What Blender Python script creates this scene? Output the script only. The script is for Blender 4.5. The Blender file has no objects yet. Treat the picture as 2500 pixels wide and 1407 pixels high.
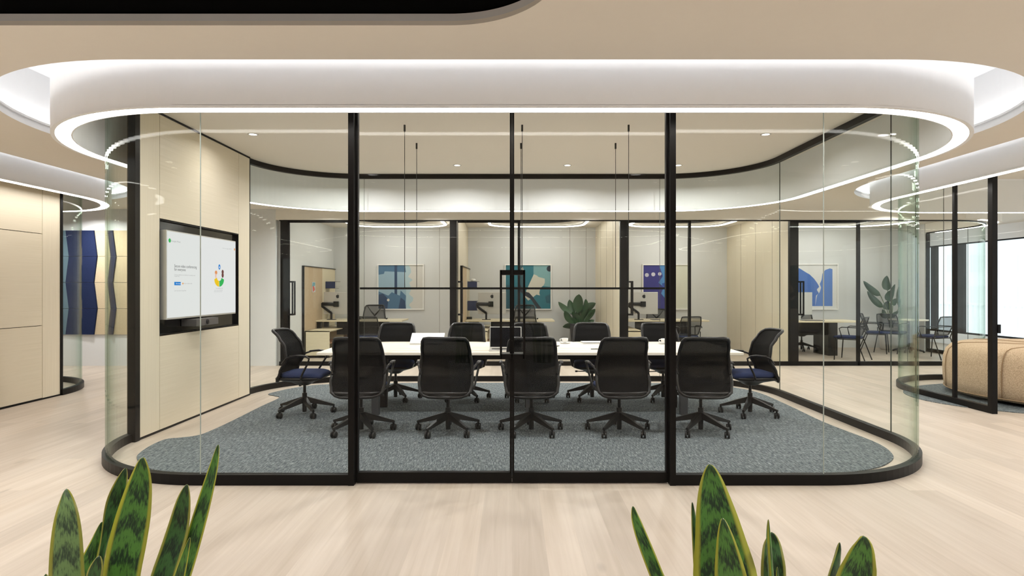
import bpy, math, random
from mathutils import Vector, Matrix
from mathutils.geometry import tessellate_polygon
random.seed(7)
PI = math.pi
scene = bpy.context.scene
COL = scene.collection

# ------------------------------------------------------------------ camera, world, exposure
EYE = 1.45
cam_data = bpy.data.cameras.new('camera')
cam_data.sensor_width = 36.0
cam_data.lens = 36.0 * 1500.0 / 2500.0
cam_data.clip_start = 0.05
cam_data.clip_end = 300
camera = bpy.data.objects.new('camera', cam_data)
camera.location = (0, 0, EYE)
camera.rotation_euler = (PI / 2, 0, 0)
COL.objects.link(camera)
scene.camera = camera

world = bpy.data.worlds.new('sky')
scene.world = world
world.use_nodes = True
wn = world.node_tree
bg = wn.nodes['Background']
bg.inputs['Color'].default_value = (0.93, 0.97, 1.0, 1)
bg.inputs['Strength'].default_value = 2.0

vs = scene.view_settings
vs.view_transform = 'Standard'
vs.look = 'None'
vs.gamma = 1.0
vs.use_curve_mapping = False
vs.exposure = 0.0
cy = scene.cycles
cy.max_bounces = 8
cy.diffuse_bounces = 5
cy.glossy_bounces = 4
cy.transmission_bounces = 4
cy.transparent_max_bounces = 40
cy.caustics_reflective = False
cy.caustics_refractive = False
cy.sample_clamp_indirect = 4.0
STRIP_E = 19.0        # light strips
COVE_E = 11.0         # cove lights
DOWN_ROOM = 22.0     # watts, one meeting room downlight
FILL_HALL = 30.0     # watts, one added, unseen corridor fill lamp
DOWN_OFFICE = 8.0

# ------------------------------------------------------------------ materials
def new_mat(name):
    m = bpy.data.materials.new(name)
    m.use_nodes = True
    nt = m.node_tree
    return m, nt, nt.nodes['Principled BSDF']

def rgb(r, g, b):
    f = lambda c: (c / 255 / 12.92) if c / 255 <= 0.04045 else ((c / 255 + 0.055) / 1.055) ** 2.4
    return (f(r), f(g), f(b), 1)

def plain(name, col, rough=0.6, metal=0.0, spec=0.5, noise=0.03, scale=12.0, bump=0.0, bscale=60.0):
    m, nt, p = new_mat(name)
    p.inputs['Roughness'].default_value = rough
    p.inputs['Metallic'].default_value = metal
    p.inputs['Specular IOR Level'].default_value = spec
    tc = nt.nodes.new('ShaderNodeTexCoord')
    n = nt.nodes.new('ShaderNodeTexNoise'); n.inputs['Scale'].default_value = scale
    nt.links.new(tc.outputs['Object'], n.inputs['Vector'])
    mx = nt.nodes.new('ShaderNodeMix'); mx.data_type = 'RGBA'
    c = Vector(col[:3])
    mx.inputs['A'].default_value = (*(c * (1 - noise)), 1)
    mx.inputs['B'].default_value = (*(c * (1 + noise)), 1)
    nt.links.new(n.outputs['Fac'], mx.inputs['Factor'])
    nt.links.new(mx.outputs['Result'], p.inputs['Base Color'])
    if bump:
        n2 = nt.nodes.new('ShaderNodeTexNoise'); n2.inputs['Scale'].default_value = bscale
        nt.links.new(tc.outputs['Object'], n2.inputs['Vector'])
        b = nt.nodes.new('ShaderNodeBump'); b.inputs['Strength'].default_value = bump
        b.inputs['Distance'].default_value = 0.01
        nt.links.new(n2.outputs['Fac'], b.inputs['Height'])
        nt.links.new(b.outputs['Normal'], p.inputs['Normal'])
    return m

def emit(name, col, strength):
    m = bpy.data.materials.new(name); m.use_nodes = True
    nt = m.node_tree; nt.nodes.clear()
    e = nt.nodes.new('ShaderNodeEmission'); o = nt.nodes.new('ShaderNodeOutputMaterial')
    e.inputs['Color'].default_value = col; e.inputs['Strength'].default_value = strength
    nt.links.new(e.outputs[0], o.inputs['Surface'])
    return m

def glass_mat(name, t0, t1, refl=0.010):
    m = bpy.data.materials.new(name); m.use_nodes = True
    nt = m.node_tree; nt.nodes.clear(); N = nt.nodes.new; L = nt.links.new
    o = N('ShaderNodeOutputMaterial'); mix = N('ShaderNodeMixShader')
    tr = N('ShaderNodeBsdfTransparent'); gl = N('ShaderNodeBsdfGlossy'); gl.inputs['Roughness'].default_value = 0.0
    lw = N('ShaderNodeLayerWeight'); lw.inputs['Blend'].default_value = 0.5
    pw = N('ShaderNodeMath'); pw.operation = 'POWER'; pw.inputs[1].default_value = 7.0
    L(lw.outputs['Facing'], pw.inputs[0])
    ma = N('ShaderNodeMath'); ma.operation = 'MULTIPLY_ADD'; ma.inputs[1].default_value = 0.55; ma.inputs[2].default_value = refl
    L(pw.outputs[0], ma.inputs[0])
    cl = N('ShaderNodeMath'); cl.operation = 'MINIMUM'; cl.inputs[1].default_value = 0.9
    L(ma.outputs[0], cl.inputs[0])
    p2 = N('ShaderNodeMath'); p2.operation = 'POWER'; p2.inputs[1].default_value = 6.0
    L(lw.outputs['Facing'], p2.inputs[0])
    mx = N('ShaderNodeMix'); mx.data_type = 'RGBA'
    mx.inputs['A'].default_value = t0; mx.inputs['B'].default_value = t1
    L(p2.outputs[0], mx.inputs['Factor']); L(mx.outputs['Result'], tr.inputs['Color'])
    L(cl.outputs[0], mix.inputs[0]); L(tr.outputs[0], mix.inputs[1]); L(gl.outputs[0], mix.inputs[2])
    L(mix.outputs[0], o.inputs['Surface'])
    return m

def wood_mat(name, ca, cb, axis='Z', fine=140.0, rough=0.45):
    """veneer with fine grain running along AXIS"""
    m, nt, p = new_mat(name)
    N = nt.nodes.new; L = nt.links.new
    tc = N('ShaderNodeTexCoord'); mp = N('ShaderNodeMapping')
    s = {'X': (1.2, fine, fine), 'Y': (fine, 1.2, fine), 'Z': (fine, fine, 1.2)}[axis]
    mp.inputs['Scale'].default_value = s
    L(tc.outputs['Object'], mp.inputs['Vector'])
    n = N('ShaderNodeTexNoise'); n.inputs['Scale'].default_value = 1.0; n.inputs['Detail'].default_value = 4
    L(mp.outputs['Vector'], n.inputs['Vector'])
    cr = N('ShaderNodeValToRGB')
    cr.color_ramp.elements[0].position = 0.3; cr.color_ramp.elements[0].color = ca
    cr.color_ramp.elements[1].position = 0.7; cr.color_ramp.elements[1].color = cb
    L(n.outputs['Fac'], cr.inputs['Fac']); L(cr.outputs['Color'], p.inputs['Base Color'])
    p.inputs['Roughness'].default_value = rough
    return m

def floor_material():
    m, nt, p = new_mat('oak_planks')
    N = nt.nodes.new; L = nt.links.new
    tc = N('ShaderNodeTexCoord')
    mp = N('ShaderNodeMapping'); mp.inputs['Rotation'].default_value = (0, 0, PI / 2)
    L(tc.outputs['Object'], mp.inputs['Vector'])
    br = N('ShaderNodeTexBrick')
    br.inputs['Scale'].default_value = 1.0
    br.inputs['Brick Width'].default_value = 2.2
    br.inputs['Row Height'].default_value = 0.19
    br.inputs['Mortar Size'].default_value = 0.0006
    br.inputs['Mortar Smooth'].default_value = 0.3
    br.offset = 0.37
    br.inputs['Color1'].default_value = (0, 0, 0, 1); br.inputs['Color2'].default_value = (1, 1, 1, 1)
    br.inputs['Mortar'].default_value = (0.35, 0.35, 0.35, 1)
    L(mp.outputs['Vector'], br.inputs['Vector'])
    # grain, offset per plank
    add = N('ShaderNodeVectorMath'); add.operation = 'ADD'
    sc = N('ShaderNodeVectorMath'); sc.operation = 'SCALE'; sc.inputs['Scale'].default_value = 13.0
    L(br.outputs['Color'], sc.inputs[0]); L(tc.outputs['Object'], add.inputs[0]); L(sc.outputs[0], add.inputs[1])
    g1 = N('ShaderNodeMapping'); g1.inputs['Scale'].default_value = (26, 1.0, 1); L(add.outputs[0], g1.inputs['Vector'])
    n1 = N('ShaderNodeTexNoise'); n1.inputs['Scale'].default_value = 1.0; n1.inputs['Detail'].default_value = 6; n1.inputs['Distortion'].default_value = 0.6
    L(g1.outputs[0], n1.inputs['Vector'])
    g2 = N('ShaderNodeMapping'); g2.inputs['Scale'].default_value = (4.0, 0.7, 1); L(add.outputs[0], g2.inputs['Vector'])
    n2 = N('ShaderNodeTexNoise'); n2.inputs['Scale'].default_value = 1.0; n2.inputs['Detail'].default_value = 3
    L(g2.outputs[0], n2.inputs['Vector'])
    # knots
    g3 = N('ShaderNodeMapping'); g3.inputs['Scale'].default_value = (2.6, 1.1, 1); L(add.outputs[0], g3.inputs['Vector'])
    vo = N('ShaderNodeTexVoronoi'); vo.inputs['Scale'].default_value = 1.0; L(g3.outputs[0], vo.inputs['Vector'])
    kr = N('ShaderNodeMapRange'); kr.inputs['From Min'].default_value = 0.02; kr.inputs['From Max'].default_value = 0.09
    kr.inputs['To Min'].default_value = 0.72; kr.inputs['To Max'].default_value = 1.0
    L(vo.outputs['Distance'], kr.inputs['Value'])
    r1 = N('ShaderNodeValToRGB')
    r1.color_ramp.elements[0].position = 0.25; r1.color_ramp.elements[0].color = FLOOR_A
    r1.color_ramp.elements[1].position = 0.72; r1.color_ramp.elements[1].color = FLOOR_B
    av = N('ShaderNodeMath'); av.operation = 'MULTIPLY_ADD'; av.inputs[1].default_value = 0.5
    hf = N('ShaderNodeMath'); hf.operation = 'MULTIPLY'; hf.inputs[1].default_value = 0.5
    L(n2.outputs['Fac'], hf.inputs[0]); L(n1.outputs['Fac'], av.inputs[0]); L(hf.outputs[0], av.inputs[2])
    L(av.outputs[0], r1.inputs['Fac'])
    tone = N('ShaderNodeMapRange'); tone.inputs['To Min'].default_value = 0.89; tone.inputs['To Max'].default_value = 1.06
    L(br.outputs['Color'], tone.inputs['Value'])
    mu = N('ShaderNodeMath'); mu.operation = 'MULTIPLY'; L(tone.outputs[0], mu.inputs[0]); L(kr.outputs[0], mu.inputs[1])
    vm = N('ShaderNodeVectorMath'); vm.operation = 'SCALE'; L(r1.outputs['Color'], vm.inputs[0]); L(mu.outputs[0], vm.inputs['Scale'])
    L(vm.outputs[0], p.inputs['Base Color'])
    p.inputs['Roughness'].default_value = 0.42
    p.inputs['Specular IOR Level'].default_value = 0.3
    return m

def rug_material(name, dark, light):
    m, nt, p = new_mat(name)
    N = nt.nodes.new; L = nt.links.new
    tc = N('ShaderNodeTexCoord')
    g1 = N('ShaderNodeMapping'); g1.inputs['Scale'].default_value = (40, 210, 1); L(tc.outputs['Object'], g1.inputs['Vector'])
    n1 = N('ShaderNodeTexNoise'); n1.inputs['Scale'].default_value = 1; n1.inputs['Detail'].default_value = 3
    L(g1.outputs[0], n1.inputs['Vector'])
    g2 = N('ShaderNodeMapping'); g2.inputs['Scale'].default_value = (170, 12, 1); L(tc.outputs['Object'], g2.inputs['Vector'])
    n2 = N('ShaderNodeTexNoise'); n2.inputs['Scale'].default_value = 1; n2.inputs['Detail'].default_value = 3
    L(g2.outputs[0], n2.inputs['Vector'])
    mx = N('ShaderNodeMath'); mx.operation = 'MAXIMUM'; L(n1.outputs['Fac'], mx.inputs[0]); L(n2.outputs['Fac'], mx.inputs[1])
    cr = N('ShaderNodeValToRGB')
    cr.color_ramp.elements[0].position = 0.46; cr.color_ramp.elements[0].color = dark
    cr.color_ramp.elements[1].position = 0.70; cr.color_ramp.elements[1].color = light
    L(mx.outputs[0], cr.inputs['Fac']); L(cr.outputs['Color'], p.inputs['Base Color'])
    p.inputs['Roughness'].default_value = 0.95; p.inputs['Specular IOR Level'].default_value = 0.1
    b = N('ShaderNodeBump'); b.inputs['Strength'].default_value = 0.4; b.inputs['Distance'].default_value = 0.004
    L(mx.outputs[0], b.inputs['Height']); L(b.outputs['Normal'], p.inputs['Normal'])
    return m

def mesh_cloth(name, col, clear):
    m, nt, p = new_mat(name)
    p.inputs['Base Color'].default_value = col; p.inputs['Roughness'].default_value = 0.8; p.inputs['Specular IOR Level'].default_value = 0.05
    N = nt.nodes.new; L = nt.links.new
    tr = N('ShaderNodeBsdfTransparent'); mix = N('ShaderNodeMixShader'); mix.inputs[0].default_value = clear
    o = nt.nodes['Material Output']
    L(p.outputs[0], mix.inputs[1]); L(tr.outputs[0], mix.inputs[2]); L(mix.outputs[0], o.inputs['Surface'])
    return m

def fabric(name, a, b, scale=320):
    m, nt, p = new_mat(name)
    N = nt.nodes.new; L = nt.links.new
    tc = N('ShaderNodeTexCoord'); n = N('ShaderNodeTexNoise'); n.inputs['Scale'].default_value = scale
    L(tc.outputs['Object'], n.inputs['Vector'])
    cr = N('ShaderNodeValToRGB'); cr.color_ramp.elements[0].position = 0.35; cr.color_ramp.elements[1].position = 0.65
    cr.color_ramp.elements[0].color = a; cr.color_ramp.elements[1].color = b
    L(n.outputs['Fac'], cr.inputs['Fac']); L(cr.outputs['Color'], p.inputs['Base Color'])
    p.inputs['Roughness'].default_value = 0.95; p.inputs['Specular IOR Level'].default_value = 0.15
    bp = N('ShaderNodeBump'); bp.inputs['Strength'].default_value = 0.3; bp.inputs['Distance'].default_value = 0.003
    L(n.outputs['Fac'], bp.inputs['Height']); L(bp.outputs['Normal'], p.inputs['Normal'])
    return m

def snake_leaf_mat(name, dark, green, margin, sheen=0.0):
    m, nt, p = new_mat(name)
    N = nt.nodes.new; L = nt.links.new
    uv = N('ShaderNodeUVMap'); sep = N('ShaderNodeSeparateXYZ'); L(uv.outputs['UV'], sep.inputs[0])
    # cross bands, ragged
    mp = N('ShaderNodeMapping'); mp.inputs['Scale'].default_value = (1.6, 16, 1); L(uv.outputs['UV'], mp.inputs['Vector'])
    ns = N('ShaderNodeTexNoise'); ns.inputs['Scale'].default_value = 1.6; ns.inputs['Detail'].default_value = 6; L(mp.outputs[0], ns.inputs['Vector'])
    v = N('ShaderNodeMath'); v.operation = 'MULTIPLY_ADD'; v.inputs[1].default_value = 120.0
    nn = N('ShaderNodeMath'); nn.operation = 'MULTIPLY'; nn.inputs[1].default_value = 9.0; L(ns.outputs['Fac'], nn.inputs[0])
    L(sep.outputs['Y'], v.inputs[0]); L(nn.outputs[0], v.inputs[2])
    si = N('ShaderNodeMath'); si.operation = 'SINE'; L(v.outputs[0], si.inputs[0])
    mp2 = N('ShaderNodeMapping'); mp2.inputs['Scale'].default_value = (22, 90, 1); L(uv.outputs['UV'], mp2.inputs['Vector'])
    n2 = N('ShaderNodeTexNoise'); n2.inputs['Scale'].default_value = 1.0; n2.inputs['Detail'].default_value = 4; L(mp2.outputs[0], n2.inputs['Vector'])
    ad = N('ShaderNodeMath'); ad.operation = 'MULTIPLY_ADD'; ad.inputs[1].default_value = 0.13; L(si.outputs[0], ad.inputs[0]); L(n2.outputs['Fac'], ad.inputs[2])
    cr = N('ShaderNodeValToRGB')
    cr.color_ramp.elements[0].position = 0.36; cr.color_ramp.elements[0].color = dark
    cr.color_ramp.elements[1].position = 0.60; cr.color_ramp.elements[1].color = green
    L(ad.outputs[0], cr.inputs['Fac'])
    # yellow margins
    a = N('ShaderNodeMath'); a.operation = 'SUBTRACT'; a.inputs[1].default_value = 0.5; L(sep.outputs['X'], a.inputs[0])
    ab = N('ShaderNodeMath'); ab.operation = 'ABSOLUTE'; L(a.outputs[0], ab.inputs[0])
    mr = N('ShaderNodeMapRange'); mr.inputs['From Min'].default_value = 0.365; mr.inputs['From Max'].default_value = 0.42; L(ab.outputs[0], mr.inputs['Value'])
    mx = N('ShaderNodeMix'); mx.data_type = 'RGBA'; mx.inputs['B'].default_value = margin
    L(mr.outputs[0], mx.inputs['Factor']); L(cr.outputs['Color'], mx.inputs['A']); L(mx.outputs['Result'], p.inputs['Base Color'])
    p.inputs['Roughness'].default_value = 0.38 - sheen
    p.inputs['Subsurface Weight'].default_value = 0.0
    return m

FLOOR_A = (0.385, 0.315, 0.245, 1)
FLOOR_B = (0.545, 0.472, 0.40, 1)
M = {}
M['floor'] = floor_material()
M['ceiling'] = plain('ceiling_paint', (0.84, 0.80, 0.735, 1), 0.9, spec=0.1, noise=0.01)
M['white'] = plain('white_plaster', (0.93, 0.94, 0.96, 1), 0.85, spec=0.1, noise=0.01)
M['wallwhite'] = plain('wall_paint', (0.69, 0.70, 0.70, 1), 0.8, spec=0.2, noise=0.01)
M['wallgrey'] = plain('grey_wall_paint', (0.72, 0.73, 0.75, 1), 0.85, spec=0.1)
M['black'] = plain('black_metal', (0.007, 0.006, 0.0055, 1), 0.40, spec=0.14)
M['blackvoid'] = plain('void_paint', (0.006, 0.006, 0.006, 1), 0.9, spec=0.1)
M['voidgrey'] = plain('duct_paint', (0.04, 0.04, 0.045, 1), 0.6, spec=0.3)
M['plastic'] = plain('black_plastic', (0.008, 0.008, 0.008, 1), 0.38, spec=0.3)
M['darkdisc'] = plain('charcoal_baffle', (0.03, 0.03, 0.035, 1), 0.8, spec=0.1)
M['shell'] = plain('black_shell', (0.009, 0.008, 0.008, 1), 0.30, spec=0.35)
M['veneerZ'] = wood_mat('veneer_vertical', rgb(218, 207, 185), rgb(228, 218, 197), 'Z')
M['veneerY'] = wood_mat('veneer_horizontal', rgb(217, 206, 183), rgb(226, 215, 194), 'Y')
M['deskwood'] = wood_mat('desk_laminate', rgb(214, 202, 172), rgb(228, 217, 190), 'X')
M['tablewood'] = wood_mat('table_laminate', rgb(224, 214, 196), rgb(240, 232, 217), 'X', fine=40)
M['seam'] = plain('shadow_gap', (0.09, 0.07, 0.05, 1), 0.9, spec=0.05)
M['mesh'] = mesh_cloth('chair_mesh', (0.006, 0.006, 0.006, 1), 0.012)
M['mesh_open'] = mesh_cloth('open_mesh', (0.012, 0.012, 0.012, 1), 0.34)
M['blue'] = fabric('navy_seat_fabric', rgb(28, 36, 62), rgb(50, 62, 98))
M['navyfelt'] = fabric('navy_felt', rgb(24, 34, 62), rgb(36, 46, 80), 220)
M['greyfelt'] = fabric('slate_blue_felt', rgb(84, 106, 120), rgb(106, 128, 142), 220)
M['tanfelt'] = fabric('tan_felt', rgb(184, 166, 136), rgb(206, 190, 160), 220)
M['tack'] = fabric('tackboard_fabric', rgb(176, 156, 130), rgb(200, 180, 152), 90)
M['pouf'] = fabric('oatmeal_weave', rgb(168, 146, 120), rgb(206, 184, 156), 110)
M['piping'] = plain('piping', rgb(150, 124, 94), 0.9)
M['rug'] = rug_material('grey_rug', rgb(52, 61, 67), rgb(148, 154, 154))
M['rugdark'] = rug_material('slate_rug', rgb(70, 80, 88), rgb(120, 128, 132))
M['glass'] = glass_mat('clear_glass', (0.985, 0.99, 0.985, 1), (0.74, 0.86, 0.77, 1))
M['glasscurve'] = glass_mat('curved_glass', (0.975, 0.985, 0.972, 1), (0.62, 0.76, 0.66, 1))
M['windowglass'] = glass_mat('window_glass', (0.96, 0.98, 0.98, 1), (0.8, 0.9, 0.86, 1))
M['seal'] = plain('seal', (0.05, 0.06, 0.05, 1), 0.5)
M['sealpale'] = plain('pale_seal', (0.42, 0.45, 0.42, 1), 0.4)
M['strip'] = emit('led_strip', (1.0, 0.97, 0.92, 1), STRIP_E)
M['cove'] = emit('cove_led', (1.0, 0.99, 0.97, 1), COVE_E)
M['lamp'] = emit('lamp_lens', (1.0, 0.96, 0.9, 1), 12.0)
M['ceramic'] = plain('white_ceramic', (0.85, 0.85, 0.84, 1), 0.2)
M['silver'] = plain('brushed_aluminium', (0.62, 0.61, 0.58, 1), 0.45, metal=0.6)
M['laptopwhite'] = plain('white_laptop', (0.86, 0.86, 0.86, 1), 0.35)
M['paper'] = plain('paper_white', (0.85, 0.84, 0.82, 1), 0.8)
M['dark'] = plain('near_black', (0.008, 0.008, 0.009, 1), 0.35)
M['blackgloss'] = plain('black_gloss_panel', (0.006, 0.006, 0.006, 1), 0.12)
M['screen'] = emit('screen_glow', (0.97, 0.98, 0.97, 1), 0.82)
M['screen_dark'] = plain('dark_screen', (0.006, 0.006, 0.008, 1), 0.1)
M['soil'] = plain('soil', (0.05, 0.035, 0.02, 1), 0.95)
M['leaf'] = plain('rubber_leaf', (0.03, 0.085, 0.035, 1), 0.35, noise=0.5, scale=9)
M['leaf2'] = plain('paradise_leaf', (0.012, 0.045, 0.014, 1), 0.35, noise=0.3, scale=9)
M['stem'] = plain('green_stem', (0.08, 0.12, 0.04, 1), 0.6)
M['potdark'] = plain('dark_terrazzo', (0.05, 0.05, 0.055, 1), 0.6, noise=0.6, scale=40)
M['potwhite'] = plain('white_pot', (0.75, 0.74, 0.72, 1), 0.5)
M['rod'] = plain('black_rod', (0.02, 0.018, 0.015, 1), 0.4)
M['legmetal'] = plain('grey_steel', (0.10, 0.10, 0.105, 1), 0.35, metal=0.7)
M['sn1'] = snake_leaf_mat('snake_leaf', rgb(26, 52, 30), rgb(80, 132, 54), rgb(158, 160, 50))
M['sn2'] = snake_leaf_mat('snake_leaf_dark', rgb(18, 40, 24), rgb(56, 100, 48), rgb(142, 142, 62))
M['sn3'] = snake_leaf_mat('snake_leaf_pale', rgb(62, 82, 62), rgb(122, 156, 100), rgb(150, 152, 60), 0.1)
M['building'] = plain('pale_concrete', (0.80, 0.83, 0.85, 1), 0.9)
M['buildwin'] = plain('pale_windows', (0.74, 0.775, 0.79, 1), 0.6)

def colmat(name, c, rough=0.6):
    key = 'c_' + name
    if key not in M:
        M[key] = plain(name, c, rough)
    return M[key]

def flatemit(name, c, s=0.82):
    key = 'e_' + name
    if key not in M:
        M[key] = emit(name, c, s)
    return M[key]

# ------------------------------------------------------------------ mesh builder
class MB:
    def __init__(self):
        self.v = []; self.f = []; self.mi = []; self.uv = None; self.cur = 0; self.smooth = []
        self.sm = False
    def add(self, verts, faces, mat=None):
        b = len(self.v); self.v += [tuple(p) for p in verts]
        for f in faces:
            self.f.append(tuple(b + i for i in f)); self.mi.append(self.cur if mat is None else mat); self.smooth.append(self.sm)
        return self
    def box(self, x0, x1, y0, y1, z0, z1, bev=0.0):
        x0, x1 = min(x0, x1), max(x0, x1); y0, y1 = min(y0, y1), max(y0, y1); z0, z1 = min(z0, z1), max(z0, z1)
        if bev <= 0:
            V = [(x0, y0, z0), (x1, y0, z0), (x1, y1, z0), (x0, y1, z0), (x0, y0, z1), (x1, y0, z1), (x1, y1, z1), (x0, y1, z1)]
            return self.add(V, [(0, 3, 2, 1), (4, 5, 6, 7), (0, 1, 5, 4), (1, 2, 6, 5), (2, 3, 7, 6), (3, 0, 4, 7)])
        loops = []
        for z, ins in ((z0, bev), (z0 + bev, 0), (z1 - bev, 0), (z1, bev)):
            loops.append([(px, py, z) for px, py in rrect(x0 + ins, x1 - ins, y0 + ins, y1 - ins, max(bev - ins * .5, bev * .4), 2)])
        return self.loft(loops)
    def loft(self, loops, cap0=True, cap1=True, closed=True):
        n = len(loops[0]); b = len(self.v)
        V = [p for l in loops for p in l]; F = []
        for i in range(len(loops) - 1):
            for j in range(n if closed else n - 1):
                k = (j + 1) % n
                F.append((i * n + j, i * n + k, (i + 1) * n + k, (i + 1) * n + j))
        if cap0 and closed: F.append(tuple(reversed(range(n))))
        if cap1 and closed: F.append(tuple((len(loops) - 1) * n + j for j in range(n)))
        return self.add(V, F)
    def tube(self, pts, r, seg=8, cap=True, flat=None, up=None):
        pts = [Vector(p) for p in pts]; loops = []
        rr_ = r if isinstance(r, (list, tuple)) else [r] * len(pts)
        prev = None
        for i, p in enumerate(pts):
            if i == 0: t = pts[1] - pts[0]
            elif i == len(pts) - 1: t = pts[-1] - pts[-2]
            else: t = (pts[i + 1] - p).normalized() + (p - pts[i - 1]).normalized()
            t.normalize()
            if prev is None:
                a = Vector(up) if up else (Vector((0, 0, 1)) if abs(t.z) < .9 else Vector((1, 0, 0)))
                n = (a - t * a.dot(t)).normalized()
            else:
                n = (prev - t * prev.dot(t)).normalized()
            prev = n; bt = t.cross(n)
            fy = flat if flat else 1.0
            loops.append([tuple(p + n * (math.cos(2 * PI * k / seg) * rr_[i] * fy) + bt * (math.sin(2 * PI * k / seg) * rr_[i])) for k in range(seg)])
        s = self.sm; self.sm = True
        self.loft(loops, cap, cap)
        self.sm = s
        return self
    def cyl(self, x, y, z0, z1, r0, r1=None, seg=20):
        r1 = r0 if r1 is None else r1
        L = [[(x + r * math.cos(2 * PI * k / seg), y + r * math.sin(2 * PI * k / seg), z) for k in range(seg)] for r, z in ((r0, z0), (r1, z1))]
        return self.loft(L)
    def lathe(self, prof, x=0, y=0, z=0, seg=28, cap=True):
        L = [[(x + r * math.cos(2 * PI * k / seg), y + r * math.sin(2 * PI * k / seg), z + h) for k in range(seg)] for r, h in prof]
        s = self.sm; self.sm = True
        self.loft(L, cap, cap)
        self.sm = s
        return self
    def prism(self, poly, z0, z1):
        """closed polygon (2d) extruded in z"""
        n = len(poly)
        tris = tessellate_polygon([[Vector((p[0], p[1], 0)) for p in poly]])
        V = [(p[0], p[1], z0) for p in poly] + [(p[0], p[1], z1) for p in poly]
        F = []
        for t in tris:
            a, b_, c = t
            F.append((a, b_, c)); F.append((a + n, b_ + n, c + n))
        for i in range(n):
            j = (i + 1) % n; F.append((i, j, j + n, i + n))
        return self.add(V, F)
    def xform(self, mat):
        self.v = [tuple(mat @ Vector(p)) for p in self.v]; return self

def rrect(x0, x1, y0, y1, r, seg=10):
    """rounded rectangle, counter-clockwise from the middle of the front side"""
    r = max(1e-4, min(r, (x1 - x0) / 2 - 1e-4, (y1 - y0) / 2 - 1e-4)); out = []
    for cx, cy_, a0 in ((x1 - r, y0 + r, -90), (x1 - r, y1 - r, 0), (x0 + r, y1 - r, 90), (x0 + r, y0 + r, 180)):
        for k in range(seg + 1):
            a = math.radians(a0 + 90 * k / seg); out.append((cx + r * math.cos(a), cy_ + r * math.sin(a)))
    return out

def fill_plane(loops, z):
    """flat face with holes: a set of convex-ish strips cut by a scan-fill"""
    import bmesh
    bm = bmesh.new()
    for l in loops:
        vs_ = [bm.verts.new((p[0], p[1], z)) for p in l]
        for i in range(len(vs_)): bm.edges.new((vs_[i], vs_[(i + 1) % len(vs_)]))
    bmesh.ops.triangle_fill(bm, use_beauty=False, use_dissolve=False, edges=bm.edges[:], normal=(0, 0, -1))
    bm.verts.index_update()
    V = [tuple(v.co) for v in bm.verts]; F = [tuple(v.index for v in f.verts) for f in bm.faces]
    bm.free()
    return V, F

def rr(rect, off=0.0, seg=28):
    x0, x1, y0, y1, R = rect
    return rrect(x0 - off, x1 + off, y0 - off, y1 + off, R + off, seg)

def make(name, mb, mats, parent=None, recalc=True):
    me = bpy.data.meshes.new(name)
    me.from_pydata(mb.v, [], mb.f)
    if not isinstance(mats, (list, tuple)): mats = [mats]
    for m in mats: me.materials.append(M[m] if isinstance(m, str) else m)
    me.polygons.foreach_set('material_index', mb.mi)
    me.polygons.foreach_set('use_smooth', mb.smooth)
    if mb.uv is not None:
        ul = me.uv_layers.new(name='UVMap')
        for lp in me.loops: ul.data[lp.index].uv = mb.uv[lp.vertex_index]
    me.update()
    if recalc:
        import bmesh
        bm = bmesh.new(); bm.from_mesh(me)
        bmesh.ops.recalc_face_normals(bm, faces=bm.faces)
        bm.to_mesh(me); bm.free()
    o = bpy.data.objects.new(name, me); COL.objects.link(o)
    if parent is not None: o.parent = parent
    return o

def tag(o, label=None, cat=None, group=None, kind=None):
    if label: o['label'] = label
    if cat: o['category'] = cat
    if group: o['group'] = group
    if kind: o['kind'] = kind
    return o

def thing(name, label, cat, loc=(0, 0, 0), rz=0.0, group=None):
    o = bpy.data.objects.new(name, None); COL.objects.link(o)
    o.empty_display_size = 0.1
    o.location = loc; o.rotation_euler = (0, 0, rz)
    return tag(o, label, cat, group)

def struct(name, mb, mats, label=None, parent=None):
    o = make(name, mb, mats, parent)
    if parent is None: tag(o, label, 'structure', kind='structure')
    return o

def children_of(o):
    return [c for c in bpy.data.objects if c.parent == o]

def dup(root, loc, rz, label, group=None):
    r = root.copy(); COL.objects.link(r); r.location = loc; r.rotation_euler = (0, 0, rz)
    r['label'] = label
    if group: r['group'] = group
    for ch in children_of(root):
        c = ch.copy(); COL.objects.link(c); c.parent = r
        for g in children_of(ch):
            d = g.copy(); COL.objects.link(d); d.parent = c
    return r

def MBx(*boxes):
    m = MB()
    for b in boxes: m.box(*b)
    return m

def PX(x, d): return (x - 1250) / 1500.0 * d
def PZ(y, d): return EYE - (y - 703.5) / 1500.0 * d

def ring(mb, rect, a, b, z0, z1, seg=28):
    A = rr(rect, a, seg); B = rr(rect, b, seg); n = len(A)
    V = [(*p, z0) for p in A] + [(*p, z0) for p in B] + [(*p, z1) for p in B] + [(*p, z1) for p in A]
    F = []
    for i in range(n):
        j = (i + 1) % n
        for q in range(4):
            w = (q + 1) % 4
            F.append((q * n + i, q * n + j, w * n + j, w * n + i))
    mb.add(V, F); return mb

def path_wall(mb, pts_in, pts_out, z0, z1):
    n = len(pts_in)
    V = [(*p, z0) for p in pts_in] + [(*p, z0) for p in pts_out] + [(*p, z1) for p in pts_out] + [(*p, z1) for p in pts_in]
    F = []
    for i in range(n - 1):
        j = i + 1
        for q in range(4):
            w = (q + 1) % 4
            F.append((q * n + i, q * n + j, w * n + j, w * n + i))
    F.append((0, n, 2 * n, 3 * n)); F.append((n - 1, 2 * n - 1, 3 * n - 1, 4 * n - 1))
    mb.add(V, F); return mb

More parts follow.
